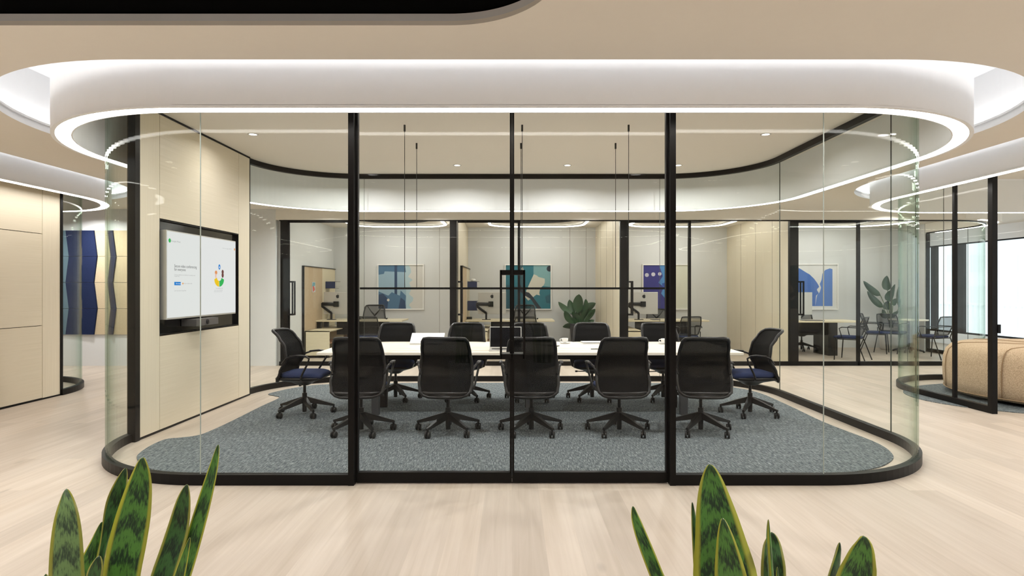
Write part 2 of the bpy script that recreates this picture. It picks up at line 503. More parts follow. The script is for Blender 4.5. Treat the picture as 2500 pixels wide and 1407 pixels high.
def offset_path(pts, d):
    """offset an open 2d polyline to its right by d"""
    out = []
    for i, p in enumerate(pts):
        a = pts[max(i - 1, 0)]; b = pts[min(i + 1, len(pts) - 1)]
        tx, ty = b[0] - a[0], b[1] - a[1]; l = math.hypot(tx, ty) or 1
        out.append((p[0] + ty / l * d, p[1] - tx / l * d))
    return out

def seg_path(pts, a, b):
    """sub-path between arc lengths a and b"""
    out = []; s = 0.0
    for i in range(len(pts) - 1):
        p, q = pts[i], pts[i + 1]; l = math.hypot(q[0] - p[0], q[1] - p[1])
        if s + l >= a and s <= b:
            t0 = max(0, (a - s) / l) if l else 0; t1 = min(1, (b - s) / l) if l else 0
            if not out: out.append((p[0] + (q[0] - p[0]) * t0, p[1] + (q[1] - p[1]) * t0))
            if t1 > 0: out.append((p[0] + (q[0] - p[0]) * t1, p[1] + (q[1] - p[1]) * t1))
        s += l
    return out

def plen(pts): return sum(math.dist(pts[i], pts[i + 1]) for i in range(len(pts) - 1))

def text_mesh(mb, txt, size, fn, mat=None, align='LEFT', sx=1.0):
    """adds text as faces; fn maps (u, v) to a point"""
    cu = bpy.data.curves.new('txt', 'FONT'); cu.body = txt; cu.size = size; cu.align_x = align; cu.resolution_u = 3
    o = bpy.data.objects.new('txt', cu)
    me = bpy.data.meshes.new_from_object(o)
    V = [fn(v.co.x * sx, v.co.y) for v in me.vertices]
    mb.add(V, [tuple(p.vertices) for p in me.polygons], mat)
    bpy.data.objects.remove(o); bpy.data.curves.remove(cu); bpy.data.meshes.remove(me)

# ------------------------------------------------------------------ room geometry
CEIL = 2.92; INCEIL = 3.22; SOFF = 2.68; SLAB = 3.52
ROOM = (-3.6, 3.6, 4.536, 9.56, 1.3)
LROOM = (-13.0, -6.1, 2.2, 9.60, 1.3)
RROOM = (5.55, 10.7, 2.6, 9.75, 1.3)
HOLE_C = (-4.4, 4.4, 3.95, 10.15, 1.9)
HOLE_L = (-13.4, -5.53, 1.8, 10.4, 2.0)
HOLE_R = (4.98, 11.1, 2.2, 10.5, 2.1)
HOLE_V = (-4.9, 0.22, 1.7, 3.437, 0.57)
WALLX = 11.3
BULK = 2.72
OY = 11.48; OB = 14.95

# floor
struct('floor', MBx((-15, 12.6, -5, 17.2, -0.12, 0)), 'floor', 'pale oak plank floor running through the office')

# ceiling with openings
cb = MB()
outer = [(-15, -5), (WALLX + .1, -5), (WALLX + .1, 17.2), (-15, 17.2)]
loops = [outer] + [list(reversed(rr(h))) for h in (HOLE_C, HOLE_L, HOLE_R, HOLE_V)]
cb.add(*fill_plane(loops, CEIL))
for h in (HOLE_C, HOLE_L, HOLE_R, HOLE_V):
    prof = [(0, CEIL), (0, CEIL + .025), (.02, CEIL + .025), (.02, CEIL + .07), (0, CEIL + .07), (0, CEIL + .09), (.15, CEIL + .09)]
    if h is HOLE_V: prof = [(0, CEIL), (0, CEIL + .025), (0, CEIL + .065), (.2, CEIL + .0655)]
    L = [[(p[0], p[1], z) for p in rr(h, o)] for o, z in prof]
    cb.cur = 0 if h is HOLE_V else 1
    cb.loft(L[:2], False, False); cb.cur = 2 if h is HOLE_V else 1
    cb.loft(L[1:], False, False)
ceil = make('ceiling', cb, ['ceiling', 'white', 'wallgrey'], recalc=False)
tag(ceil, 'flat beige ceiling with rounded openings over the glass rooms', 'structure', kind='structure')
# upstand of the openings and slab over them
for k, h in enumerate((HOLE_C, HOLE_L, HOLE_R)):
    m = MB(); ring(m, h, .15, .2, CEIL + .09, SLAB)
    struct('wall_cove', m, 'white', 'white upstand wall inside the ceiling opening')
for h, nm in ((HOLE_C, 'central'), (HOLE_L, 'left'), (HOLE_R, 'right')):
    m = MB(); ring(m, h, .09, .12, CEIL + .10, CEIL + .125)
    lt = thing('cove_light', 'hidden white light line in the ceiling opening round the %s room' % nm, 'light')
    make('led_line', m, 'cove', lt)
m = MB(); L2 = [outer, list(reversed(rr(HOLE_V, .2)))]
m.add(*fill_plane(L2, SLAB))
struct('ceiling_slab', m, 'white', 'white slab above the ceiling openings')
# black void over the viewer
m = MB(); ring(m, HOLE_V, .02, .22, CEIL + .067, 4.6)
m.prism(rr(HOLE_V, .22), 4.6, 4.65)
struct('wall_void', m, 'blackvoid', 'black painted ceiling void above the rounded opening')
for k, (xa, xb) in enumerate(((-.84, -.74), (-.74, -.64))):
    m = MB(); m.tube([(xa, 2.3, 3.75), (xb - .02, 3.35, 3.30)], .035, 14)
    d = make('duct_pipe', m, 'voidgrey')
    tag(d, ('left' if k == 0 else 'right') + ' one of two dark pipes inside the black ceiling opening', 'pipe', 'pipes in the ceiling void')

# drop soffits with light strips
def soffit(rect, label, slab_label, nm):
    t = thing('ring_soffit', label, 'soffit')
    m = MB(); ring(m, rect, .225, .37, SOFF + .012, SLAB); ring(m, rect, .34, .37, SOFF, SOFF + .014); ring(m, rect, .225, .235, SOFF, SOFF + .014)
    make('fascia', m, 'white', t)
    m = MB(); ring(m, rect, .237, .338, SOFF + .002, SOFF + .0115)
    make('light_strip', m, 'strip', t)
    m = MB(); m.prism(rr(rect, .225), INCEIL, INCEIL + .03)
    struct('ceiling_' + nm, m, 'ceiling', slab_label)
soffit(ROOM, 'white rounded soffit with a glowing light strip above the central glass meeting room', 'beige ceiling of the central meeting room', 'meeting_room')
soffit(LROOM, 'white soffit with light strip over the wood walled room at the far left', 'ceiling of the left room', 'left_room')
soffit(RROOM, 'white soffit with light strip over the glass lounge holding the round pouf', 'ceiling of the right lounge', 'lounge')

# ------------------------------------------------------------------ central glass partition
RAIL = 0.078; HEAD0 = 3.15
full = rr(ROOM, 0, 28)           # ccw: front-right corner arc, back-right, back-left, front-left
n4 = 29
ra = full[:n4]; rb = full[n4:2 * n4]; lb = full[2 * n4:3 * n4]; la = full[3 * n4:]
DX = 1.158                          # half width of the double door opening
right_path = [(DX + .04, 4.536)] + ra + rb + lb   # front right ... round the back to the wood wall
left_path = la + [(-DX - .04, 4.536)]
gp = thing('glass_partition', 'frameless curved glass wall with black floor and head rails wrapping the central meeting room', 'glass wall')
def rail(path, z0, z1, w, name, par):
    m = MB(); path_wall(m, offset_path(path, -w / 2), offset_path(path, w / 2), z0, z1); return make(name, m, 'black', par)
rail(right_path, 0, RAIL, .06, 'floor_rail', gp)
rail(left_path, 0, RAIL, .06, 'floor_rail', gp)
rail(right_path, HEAD0, INCEIL, .06, 'head_rail', gp)
rail(left_path, HEAD0, INCEIL, .06, 'head_rail', gp)
def panes(path, cuts, par, z0=RAIL, z1=HEAD0, curved=()):
    tot = plen(path); cs = [0] + cuts + [tot]
    for i in range(len(cs) - 1):
        s = seg_path(path, cs[i] + .002, cs[i + 1] - .002)
        m = MB(); path_wall(m, offset_path(s, -.006), offset_path(s, .006), z0, z1)
        make('glass_pane', m, 'glasscurve' if i in curved else 'glass', par)
    for c in cuts:
        s = seg_path(path, c - .0018, c + .0018)
        m = MB(); path_wall(m, offset_path(s, -.0055), offset_path(s, .0055), z0, z1)
        make('silicone_joint', m, 'sealpale' if c == cuts[0] and par is gp else 'seal', par)
arc = 1.3 * PI / 2
s0 = 2.3 - DX - .04
panes(right_path, [s0, s0 + arc, s0 + arc + 2.424, s0 + 2 * arc + 2.424, s0 + 2 * arc + 2.424 + 2.3, s0 + 2 * arc + 2.424 + 4.6], gp, curved=(1, 3, 6))
panes(left_path, [arc], gp, curved=(0,))
for px_ in (-DX - .022, DX + .022):
    make('post', MBx((px_ - .021, px_ + .021, 4.50, 4.566, 0, INCEIL)), 'black', gp)
make('post', MBx((-3.605, -3.535, 5.765, 5.84, 0, INCEIL)), 'black', gp)
make('post', MBx((-3.66, -3.55, 8.31, 8.335, 0, INCEIL)), 'black', gp)
# transom over the doors is the head rail itself
make('head_rail', MBx((-DX, DX, 4.545, 4.60, HEAD0, INCEIL)), 'black', gp)

def glass_door(name, x0, x1, yc, z1, hinge_left, label, ladder_x):
    d = bpy.data.objects.new(name, None); COL.objects.link(d); d.location = ((x0 + x1) / 2, yc, 0)
    tag(d, label, 'door', kind='structure')
    w = (x1 - x0) / 2
    m = MBx((-w, w, -.022, .022, .008, RAIL + .005), (-w, w, -.022, .022, z1 - .06, z1), (-w, -w + .016, -.022, .022, RAIL, z1 - .06), (w - .016, w, -.022, .022, RAIL, z1 - .06))
    make('door_frame', m, 'black', d)
    make('door_glass', MBx((-w + .014, w - .014, -.005, .005, RAIL, z1 - .055)), 'glass', d)
    lx = ladder_x - (x0 + x1) / 2
    m = MB()
    edge = w - .008 if lx > 0 else -w + .008
    for s in (-1, 1):
        m.box(lx - .007, lx + .007, s * .075 - .007, s * .075 + .007, .93, 1.582)
    for z in (.93, 1.547):
        m.box(min(lx, edge) - .005, max(lx, edge) + .005, -.08, .08, z, z + .035)
        m.box(min(lx, edge), max(lx, edge), -.082, -.068, z, z + .035)
    make('door_handle', m, 'black', d)
    return d
glass_door('door_1', -DX, -.0004, 4.575, HEAD0, True, 'left leaf of the glass double door of the central meeting room', -.082)
glass_door('door_2', .0004, DX, 4.575, HEAD0, False, 'right leaf of the glass double door of the central meeting room', .090)

# wood wall with the display recess
WX = -3.55
wl = bpy.data.objects.new('wall_left', None); COL.objects.link(wl); tag(wl, 'pale wood veneer wall on the left side of the meeting room', 'structure', kind='structure')
Y0, Y1 = 5.842, 8.31
make('core', MBx((-3.66, -3.60, Y0, Y1, 0, INCEIL)), 'seam', wl)
g = .003
def panel(y0, y1, z0, z1, mat, nm='wood_panel'):
    make(nm, MBx((-3.60, WX, y0 + g, y1 - g, z0 + g, z1 - g)), mat, wl)
panel(Y0, 6.19, .018, INCEIL, 'veneerZ'); panel(7.98, Y1, .018, INCEIL, 'veneerZ')
panel(6.19, 7.98, .018, .966, 'veneerY'); panel(6.19, 7.98, 2.151, INCEIL, 'veneerY')
make('recess_back', MBx((-3.60, -3.592, 6.19, 7.98, .966, 2.151)), 'blackgloss', wl)
make('recess_lining', MBx((-3.6, -3.552, 6.193, 6.20, .97, 2.147), (-3.6, -3.552, 7.97, 7.977, .97, 2.147), (-3.6, -3.552, 6.2, 7.97, 2.137, 2.147), (-3.6, -3.552, 6.2, 7.97, .97, .98)), 'black', wl)
make('shadow_line', MBx((-3.6, -3.545, Y0, Y1, 0, .017)), 'black', wl)
make('head_trim', MBx((-3.6, -3.54, Y0, Y1, INCEIL - .02, INCEIL)), 'black', wl)

# ------------------------------------------------------------------ display on the wood wall
TX = -3.50
def tvY(x): return 3.5 * 1500 / (1250 - x)
def tvP(x, y):
    """photo pixel -> point on the screen plane"""
    d = tvY(x); return (TX + .002, d, PZ(y, d))
tv = thing('wall_display', 'large screen showing a video call page recessed in the wood wall', 'screen', (TX, 7.0, 1.13))
ty0, ty1, tz0, tz1 = 6.228, 7.786, 1.128, 2.042
def loc(mb, o): return mb.xform(Matrix.Translation(-o.location))
make('housing', loc(MBx((-3.585, TX - .004, ty0, ty1, tz0, tz1)), tv), 'silver', tv)
SCR = make('screen', loc(MBx((TX - .004, TX, ty0 + .012, ty1 - .008, tz0 + .016, tz1 - .012)), tv), 'screen', tv)
# page content
sy = lambda zx: tvY(zx / 4.5375 + 380)
szz = lambda zx, zy: PZ(zy / 4.5375 + 520, sy(zx))
def on(u, v, e=.0015): return (TX + e, u, v)
PARTS = {}
class _C:
    def add(self, v, f, mat=None):
        PARTS.setdefault(self.k, MB()).add(v, f, mat)
C = _C(); C.k = 'logo_text'; mats = ['e_ink', 'e_blue', 'e_green', 'e_yellow', 'e_brown', 'e_peach', 'e_grey', 'e_white', 'e_orange', 'e_skin']
flatemit('ink', rgb(70, 70, 74), 1.0); flatemit('blue', rgb(40, 130, 210), 1.0); flatemit('green', rgb(60, 180, 90), 1.0); flatemit('yellow', rgb(240, 200, 40), 1.0)
flatemit('brown', rgb(112, 72, 66), 1.0); flatemit('peach', rgb(228, 150, 96), 1.0); flatemit('grey', rgb(165, 165, 165), 1.0); flatemit('white', (1, 1, 1, 1), .9)
flatemit('orange', rgb(230, 150, 50), 1.0); flatemit('skin', rgb(236, 196, 180), 1.0)
def disc(c, ry, rz_, mat, e=.0015, n=24, a0=0, a1=360):
    pts = [on(c[0] + ry * math.cos(math.radians(a0 + (a1 - a0) * k / n)), c[1] + rz_ * math.sin(math.radians(a0 + (a1 - a0) * k / n)), e) for k in range(n)]
    C.add(pts, [tuple(range(n))], mat)
def rect_(y0, y1, z0, z1, mat, e=.0015): C.add([on(y0, z0, e), on(y1, z0, e), on(y1, z1, e), on(y0, z1, e)], [(0, 1, 2, 3)], mat)
def writing(zx, zy, txt, size, mat, sx=1.0, e=.0016):
    u0, v0 = sy(zx), szz(zx, zy)
    text_mesh(C, txt, size * .55, lambda u, v: on(u0 + u, v0 + v, e), mat, sx=sx / .55)
writing(168, 318, 'Google Meet', .046, 6, .75)
disc((sy(154), szz(154, 306)), .022, .022, 2)
C.k = 'heading_text'
writing(205, 602, 'Secure video conferencing', .080, 0, .53)
writing(205, 640, 'for everyone', .080, 0, .53)
C.k = 'small_text'
writing(205, 690, 'Connect, collaborate and celebrate from anywhere with', .028, 6, .66)
writing(205, 706, 'Google Meet', .028, 6, .66)
C.k = 'blue_button'
yb0, yb1 = sy(205), sy(277); rect_(yb0, yb1, szz(205, 802), szz(205, 764), 1)
writing(222, 790, 'New meeting', .036, 7, .50, .0022)
C.k = 'code_field'
writing(312, 788, 'Enter a code or link', .034, 6, .6)
C.k = 'keyboard_icon'; disc((sy(300), szz(300, 783)), .010, .010, 8); C.k = 'small_text'
C.k = 'footer_text'; writing(205, 868, 'Learn more about Google Meet', .030, 6, .6)
C.k = 'status_text'
writing(738, 395, '5:15 PM  Wed, Oct 7', .026, 6, .65)
for zx in (800, 818, 832):
    C.k = 'toolbar_icon#%d' % zx; disc((sy(zx), szz(zx, 400)), .006, .007, 6)
C.k = 'account_icon'; disc((sy(872), szz(872, 405)), .013, .016, 8)
C.k = 'illustration'
# people holding up a shield badge
cy0, cz0 = sy(703), szz(703, 735)
disc((sy(705), szz(705, 600)), .026, .032, 1); disc((sy(705), szz(705, 603)), .009, .013, 7, .0022)
def crescent(a0, a1, ro, ri, mat):
    n = 14; P = [on(cy0 + ro * 1.35 * math.cos(math.radians(a0 + (a1 - a0) * k / n)), cz0 + ro * math.sin(math.radians(a0 + (a1 - a0) * k / n))) for k in range(n + 1)]
    Q = [on(cy0 + ri * 1.25 * math.cos(math.radians(a0 + (a1 - a0) * k / n)), cz0 + .02 + ri * .9 * math.sin(math.radians(a0 + (a1 - a0) * k / n))) for k in range(n + 1)]
    C.add(P + Q, [(k, k + 1, n + 2 + k, n + 1 + k) for k in range(n)], mat)
crescent(182, 268, .090, .045, 3); crescent(272, 358, .090, .045, 2)
disc((sy(668), szz(668, 662)), .030, .024, 5); disc((sy(665), szz(665, 698)), .018, .030, 9)
disc((sy(741), szz(741, 655)), .028, .026, 4); disc((sy(741), szz(741, 690)), .028, .032, 4)
C.k = 'caption_text'
writing(665, 842, 'Your meeting is safe', .038, 6, .55)
writing(650, 862, 'No one can join a meeting unless', .026, 6, .58)
writing(645, 878, 'invited or admitted by the host', .026, 6, .62)
for nm, mb in PARTS.items(): make(nm.split('#')[0], loc(mb, tv), mats, SCR, recalc=False).matrix_parent_inverse = Matrix()
vc = thing('video_bar', 'grey conference camera bar mounted below the large screen', 'camera', (-3.5, 6.9, 1.03))
make('body', loc(MBx((-3.585, -3.42, 6.66, 7.155, 1.035, 1.11)), vc), plain('dark_silver', (0.16, 0.15, 0.15, 1), .35, .5), vc)
make('lens', loc(MB().xform(Matrix()), vc), 'dark', vc) if False else None
m = MB(); m.lathe([(.03, 0), (.03, .008), (.018, .012)], seg=20); m.xform(Matrix.Translation((-3.42, 6.90, 1.072)) @ Matrix.Rotation(PI / 2, 4, 'Y'))
make('lens', loc(m, vc), 'screen_dark', vc)

# ------------------------------------------------------------------ rugs
def catmull(pts, n=6):
    out = []; N_ = len(pts)
    for i in range(N_):
        p0, p1, p2, p3 = (Vector(pts[(i + k) % N_]) for k in (-1, 0, 1, 2))
        for k in range(n):
            t = k / n
            out.append(tuple(.5 * ((2 * p1) + (p2 - p0) * t + (2 * p0 - 5 * p1 + 4 * p2 - p3) * t * t + (-p0 + 3 * p1 - 3 * p2 + p3) * t ** 3)))
    return out
def fpt(x, y): d = 2175 / (y - 703.5); return (PX(x, d), d)
rp = [fpt(655, 963.9), fpt(668, 967.5), fpt(681.6, 971.2), fpt(675, 977), fpt(640, 993), fpt(558, 1034), fpt(505, 1058), fpt(476, 1066.6), fpt(440, 1071), fpt(403.7, 1075), fpt(365, 1092), fpt(338.4, 1111), fpt(334.8, 1122), fpt(345.7, 1135.5), fpt(369.8, 1147.6), fpt(425, 1157), fpt(500, 1164), fpt(620, 1168),
      (-1.2, 4.68), (0, 4.68), (1.2, 4.68), fpt(1880, 1168), fpt(2000, 1165), fpt(2060, 1158), fpt(2125, 1147.6), fpt(2159, 1138), fpt(2179.7, 1123.4), fpt(2178.5, 1111), fpt(2159, 1094), fpt(2120, 1075), fpt(2014, 1034), fpt(1924.7, 991.7), fpt(1854.7, 961.5), fpt(1791.8, 948),
      fpt(1700, 938), (1.6, 9.32), (0, 9.34), (-1.6, 9.32), fpt(800, 940), fpt(725, 947.7), fpt(678, 957)]
m = MB(); m.prism(catmull(rp, 5), 0.0005, 0.009)
rg = make('area_rug', m, 'rug'); tag(rg, 'grey woven rug with wavy outline under the meeting table', 'rug')
m = MB(); m.prism([(7.15 + 1.85 * math.cos(2 * PI * k / 64), 8.05 + 1.30 * math.sin(2 * PI * k / 64)) for k in range(64)], .0005, .008)
rg = make('area_rug', m, 'rug'); tag(rg, 'grey rug under the round pouf in the right glass lounge', 'rug')

# ------------------------------------------------------------------ conference chair
def interp(tab, z):
    if z <= tab[0][0]: return tab[0][1]
    for (a, b), (c, d) in zip(tab, tab[1:]):
        if z <= c:
            t = (z - a) / (c - a); t = t * t * (3 - 2 * t) if True else t
            return b + (d - b) * t
    return tab[-1][1]
BACKY = [(.40, -.285), (.50, -.235), (.66, -.165), (.78, -.185), (.90, -.260), (.96, -.335)]
BACKW = [(.40, .205), (.44, .245), (.52, .258), (.66, .252), (.83, .232), (.93, .218), (.957, .195)]
def back_pt(u, z, k=1.0, fw=.055): # u in -1..1
    w = interp(BACKW, z); x = u * w * k
    return (x, interp(BACKY, z) + fw * (abs(u) ** 2.2), z)
def conference_chair(name, label, group, mesh_mat='mesh', yoke=False):
    t = thing(name, label, 'chair', group=group)
    # backrest frame: tube round the outline
    zs = [.405 + (.955 - .405) * i / 18 for i in range(19)]
    outl = [back_pt(-1, z) for z in zs] + [back_pt(-1 + 2 * i / 8, .962) for i in range(1, 8)] + [back_pt(1, z) for z in reversed(zs)] + [back_pt(1 - 2 * i / 8, .392) for i in range(1, 8)]
    outl.append(outl[0])
    m = MB(); m.tube(outl, .0165, 8, cap=False, flat=1.0)
    m.sm = True
    # lower shell lip
    lo = []
    for z in (.385, .40, .425, .44):
        lo.append([back_pt(-1 + 2 * i / 10, z, .97) for i in range(11)])
    b = len(m.v)
    m.add([p for l in lo for p in l], [(r * 11 + i, r * 11 + i + 1, (r + 1) * 11 + i + 1, (r + 1) * 11 + i) for r in range(3) for i in range(10)])
    m.add([(p[0], p[1] + .02, p[2]) for l in lo for p in l], [(r * 11 + i, r * 11 + i + 1, (r + 1) * 11 + i + 1, (r + 1) * 11 + i) for r in range(3) for i in range(10)])
    make('backrest_frame', m, 'shell', t)
    m = MB(); m.sm = True; nz = 16; nu = 10
    g_ = [back_pt(-1 + 2 * i / nu, .405 + (.955 - .405) * j / nz, .985) for j in range(nz + 1) for i in range(nu + 1)]
    m.add(g_, [(j * (nu + 1) + i, j * (nu + 1) + i + 1, (j + 1) * (nu + 1) + i + 1, (j + 1) * (nu + 1) + i) for j in range(nz) for i in range(nu)])
    make('backrest_mesh', m, mesh_mat, t, recalc=False)
    if yoke:
        m = MB()
        m.tube([(0, -.30, .45), (0, -.215, .62), (0, -.21, .76)], .018, 6)
        for s in (-1, 1): m.tube([(0, -.21, .75), (s * .08, -.22, .83), (s * .17, -.245, .95)], [.018, .012, .008], 6)
        make('back_yoke', m, 'plastic', t)
    # seat
    m = MB(); m.sm = True; loops = []
    for z, ins in ((.440, .020), (.448, .004), (.470, 0), (.488, .010), (.496, .035), (.499, .09)):
        loops.append([(x, y, z - .05 * max(0, (y - .12) / .15) ** 2 * .5) for x, y in rrect(-.235 + ins, .235 - ins, -.215 + ins, .255 - ins, .09, 6)])
    m.loft(loops); make('seat', m, 'blue', t)
    m = MB(); m.sm = True
    L = []
    for z, sx_, y0, y1 in ((.442, .243, -.27, .26), (.425, .243, -.28, .255), (.405, .20, -.24, .20), (.375, .11, -.13, .11), (.345, .07, -.07, .075), (.335, .05, -.05, .05)):
        L.append([(x, y, z) for x, y in rrect(-sx_, sx_, y0, y1, min(sx_, (y1 - y0) / 2) * .5, 5)])
    m.loft(L)
    m.sm = False; m.tube([(.06, .02, .362), (.20, .03, .362)], .006, 6); m.box(.19, .22, .02, .04, .352, .372)
    make('seat_shell', m, 'shell', t)
    for s in (-1, 1):
        m = MB(); m.tube([(s * .245, -.16, .60), (s * .272, -.10, .665), (s * .298, -.03, .690), (s * .305, .06, .697), (s * .305, .13, .692), (s * .302, .165, .668), (s * .292, .15, .62), (s * .270, .08, .50), (s * .255, .05, .435), (s * .20, .04, .415)], .0125, 8, flat=.85)
        m.tube([(s * .299, -.05, .692), (s * .306, .06, .702), (s * .306, .14, .694)], .019, 8, flat=.5)
        make('armrest', m, 'shell', t)
    m = MB(); m.cyl(0, 0, .20, .345, .016, .016, 16); m.cyl(0, 0, .165, .245, .027, .027, 18); m.cyl(0, 0, .028, .165, .024, .027, 16)
    make('gas_lift', m, 'plastic', t)
    m = MB(); m.cyl(0, 0, .135, .20, .045, .038, 20)
    R_ = .318
    for k in range(5):
        a = math.radians(90 + 72 * k); ca, sa = math.cos(a), math.sin(a); loops = []
        for rad, w, z0, z1 in ((.03, .026, .135, .198), (.16, .021, .108, .156), (.29, .015, .082, .110), (R_ + .012, .013, .078, .098)):
            loops.append([(rad * ca - q * w * sa, rad * sa + q * w * ca, z) for q, z in ((-1, z0), (1, z0), (.8, z1), (-.8, z1))])
        m.loft(loops)
        m.cyl(R_ * ca, R_ * sa, .05, .085, .011, .011, 10)
    make('star_base', m, 'plastic', t)
    for k in range(5):
        a = math.radians(90 + 72 * k); ca, sa = math.cos(a), math.sin(a); m = MB(); th = a + .5
        for s in (-1, 1):
            w = MB(); w.lathe([(.012, -.010), (.029, -.009), (.032, -.004), (.032, .004), (.029, .009), (.012, .010)], seg=18)
            w.xform(Matrix.Translation((0, 0, .032)) @ Matrix.Rotation(PI / 2, 4, 'X') @ Matrix.Translation((0, 0, s * .016)))
            m.sm = True; m.add(w.v, w.f); m.sm = False
        m.box(-.018, .02, -.007, .007, .03, .066)
        m.xform(Matrix.Translation((R_ * ca, R_ * sa, 0)) @ Matrix.Rotation(th if False else 1.35, 4, 'Z'))
        make('caster', m, 'plastic', t)
    return t
proto = conference_chair('conference_chair', '', 'black mesh chairs round the meeting table')
GRP = 'black mesh chairs round the meeting table'
front = [(-1.51, 6.15, .06), (-.64, 6.15, -.03), (.193, 6.15, 0), (1.073, 6.15, .05), (1.889, 6.15, -.10)]
fl = ['near side, half behind the left door post', 'near side, below the tilted white laptop', 'near side, behind the door handles', 'near side, between the two coffee cups', 'near side, nearest the right door post']
back = [(-1.51, 7.97), (-.61, 7.97), (.24, 7.97), (1.04, 7.97), (1.96, 7.97)]
bl = ['far side, nearest the left door post', 'far side, beside the tilted white laptop', 'far side, behind the open black laptop', 'far side, before the potted rubber plant', 'far side, behind the right coffee cup']
for i, (x, y, a) in enumerate(front):
    lab = 'black mesh chair seen from behind, table ' + fl[i]
    if i == 0: proto.location = (x, y, .009); proto.rotation_euler = (0, 0, a); proto['label'] = lab
    else: dup(proto, (x, y, .009), a, lab)
for i, (x, y) in enumerate(back):
    dup(proto, (x, y, .009), PI + (.08, -.06, .03, -.1, .05)[i], 'black mesh chair with blue seat, table ' + bl[i])
dup(proto, (-2.37, 7.02, .009), -PI / 2 - .04, 'black chair with blue seat at the table end beside the wood wall')
dup(proto, (2.72, 7.02, .009), PI / 2 + .05, 'black chair with blue seat at the table end away from the wood wall')

for o in list(bpy.data.objects):
    if o.get('group') == GRP:
        for c in children_of(o):
            if c.name.startswith(('star_base', 'caster')): c.rotation_euler[2] = -o.rotation_euler[2] + (o.location.x % .31 - .15) * .5
# ------------------------------------------------------------------ meeting table
tb = thing('meeting_table', 'long white topped meeting table with black underframe', 'table', (.2, 7.44, 0))
m = MB(); m.box(-2.35, 2.35, -.69, .69, .708, .740, .004); make('tabletop', m, 'tablewood', tb)
m = MBx((-1.95, 1.95, -.30, -.24, .62, .706), (-1.95, 1.95, .24, .30, .62, .706), (-1.95, -1.89, -.24, .24, .62, .706), (1.89, 1.95, -.24, .24, .62, .706))
make('beam', m, 'black', tb)
for x in (-1.75, 0.0, 1.75):
    for y, mt in ((-.45, 'legmetal'), (.0, 'black')):
        m = MB(); m.loft([[(x - .04, y - .035, 0.009), (x + .04, y - .035, 0.009), (x + .04, y + .035, 0.009), (x - .04, y + .035, 0.009)], [(x - .05, y - .04, .707), (x + .05, y - .04, .707), (x + .05, y + .04, .707), (x - .05, y + .04, .707)]])
        make('leg', m, mt, tb)
def laptop(label, x, y, rz, w, d, angle, body, lidmat, screenmat, name='laptop'):
    """hinge at local y=0, keyboard towards -y, lid opened by ANGLE from the base"""
    t = thing(name, label, 'laptop', (x, y, .7405), rz)
    m = MB(); m.box(-w / 2, w / 2, -d, 0, 0, .012, .003); b_ = make('base', m, body, t)
    make('keyboard', MBx((-w * .42, w * .42, -d * .55, -d * .12, .0122, .0135)), 'dark', t)
    m = MB(); m.box(-w / 2, w / 2, -d, 0, 0, .006, .002); m.xform(Matrix.Translation((0, .002, .014)) @ Matrix.Rotation(-math.radians(angle), 4, 'X'))
    make('lid', m, lidmat, t)
    m = MBx((-w / 2 + .008, w / 2 - .008, -d + .008, -.012, -.0012, -.0002)); m.xform(Matrix.Translation((0, .002, .014)) @ Matrix.Rotation(-math.radians(angle), 4, 'X'))
    make('screen', m, screenmat, t)
    return t
laptop('open laptop with black screen facing the near side of the meeting table', -.075, 7.13, 0, .37, .25, 104, 'silver', 'silver', 'screen_dark')
laptop('half closed white laptop on the meeting table, lid tilted up', -1.07, 7.68, PI, .42, .23, 30, 'laptopwhite', 'laptopwhite', 'screen_dark')
t = laptop('closed white laptop lying between the two coffee cups', 1.06, 8.0, 0.05, .34, .23, 1, 'laptopwhite', 'laptopwhite', 'screen_dark')
def cup(label, x, y, rz):
    t = thing('coffee_cup', label, 'cup', (x, y, .7405), rz, 'coffee cups on the meeting table')
    m = MB(); m.lathe([(.018, .008), (.022, .010), (.036, .030), (.041, .058), (.042, .066), (.039, .066), (.036, .045), (.02, .016), (.001, .014)]); make('cup_body', m, 'ceramic', t)
    m = MB(); m.tube([(-.038, 0, .056), (-.058, 0, .056), (-.066, 0, .042), (-.058, 0, .028), (-.034, 0, .024)], .005, 8); make('handle', m, 'ceramic', t)
    m = MB(); m.lathe([(.001, 0), (.04, 0), (.07, .008), (.071, .011), (.04, .005), (.001, .005)]); make('saucer', m, 'ceramic', t)
cup('white coffee cup on saucer, nearer the glass door centre post', .68, 7.88, 0)
cup('white coffee cup on saucer beside the right door post', 1.93, 7.80, 0)
m = MBx((-.036, .036, -.072, .072, 0, .008)); ph = make('phone', m, 'dark'); ph.location = (.50, 7.50, .7405); ph.rotation_euler = (0, 0, 1.2); tag(ph, 'black phone lying on the meeting table by the near middle chair', 'phone')
m = MB(); m.tube([(-.07, 0, .005), (.07, 0, .005)], .0045, 8); pn = make('pen', m, 'dark'); pn.location = (.98, 7.1, .7405); pn.rotation_euler = (0, 0, .1); tag(pn, 'thin black pen on the white tabletop beside a near chair', 'pen')

# ------------------------------------------------------------------ pendant frame and ceiling spots
pl = thing('pendant_light', 'long black rectangular pendant frame hung by six rods over the table', 'pendant', (.05, 7.085, 1.435))
m = MBx((-1.70, 1.70, -.425, -.400, 0, .022), (-1.70, 1.70, .400, .425, 0, .022), (-1.70, -1.675, -.4, .4, 0, .022), (1.675, 1.70, -.4, .4, 0, .022))
make('lamp_frame', m, 'black', pl)
for x in (-1.215, .06, 1.215):
    for y in (-.42, .42):
        m = MB(); m.cyl(x, y, .02, INCEIL - 1.435 - .0, .0035, .0035, 8); r_ = make('suspension_rod', m, 'rod', pl)
        m = MB(); m.cyl(x, y, INCEIL - 1.435 - .07, INCEIL - 1.435, .011, .011, 12); make('ceiling_cup', m, 'rod', r_)

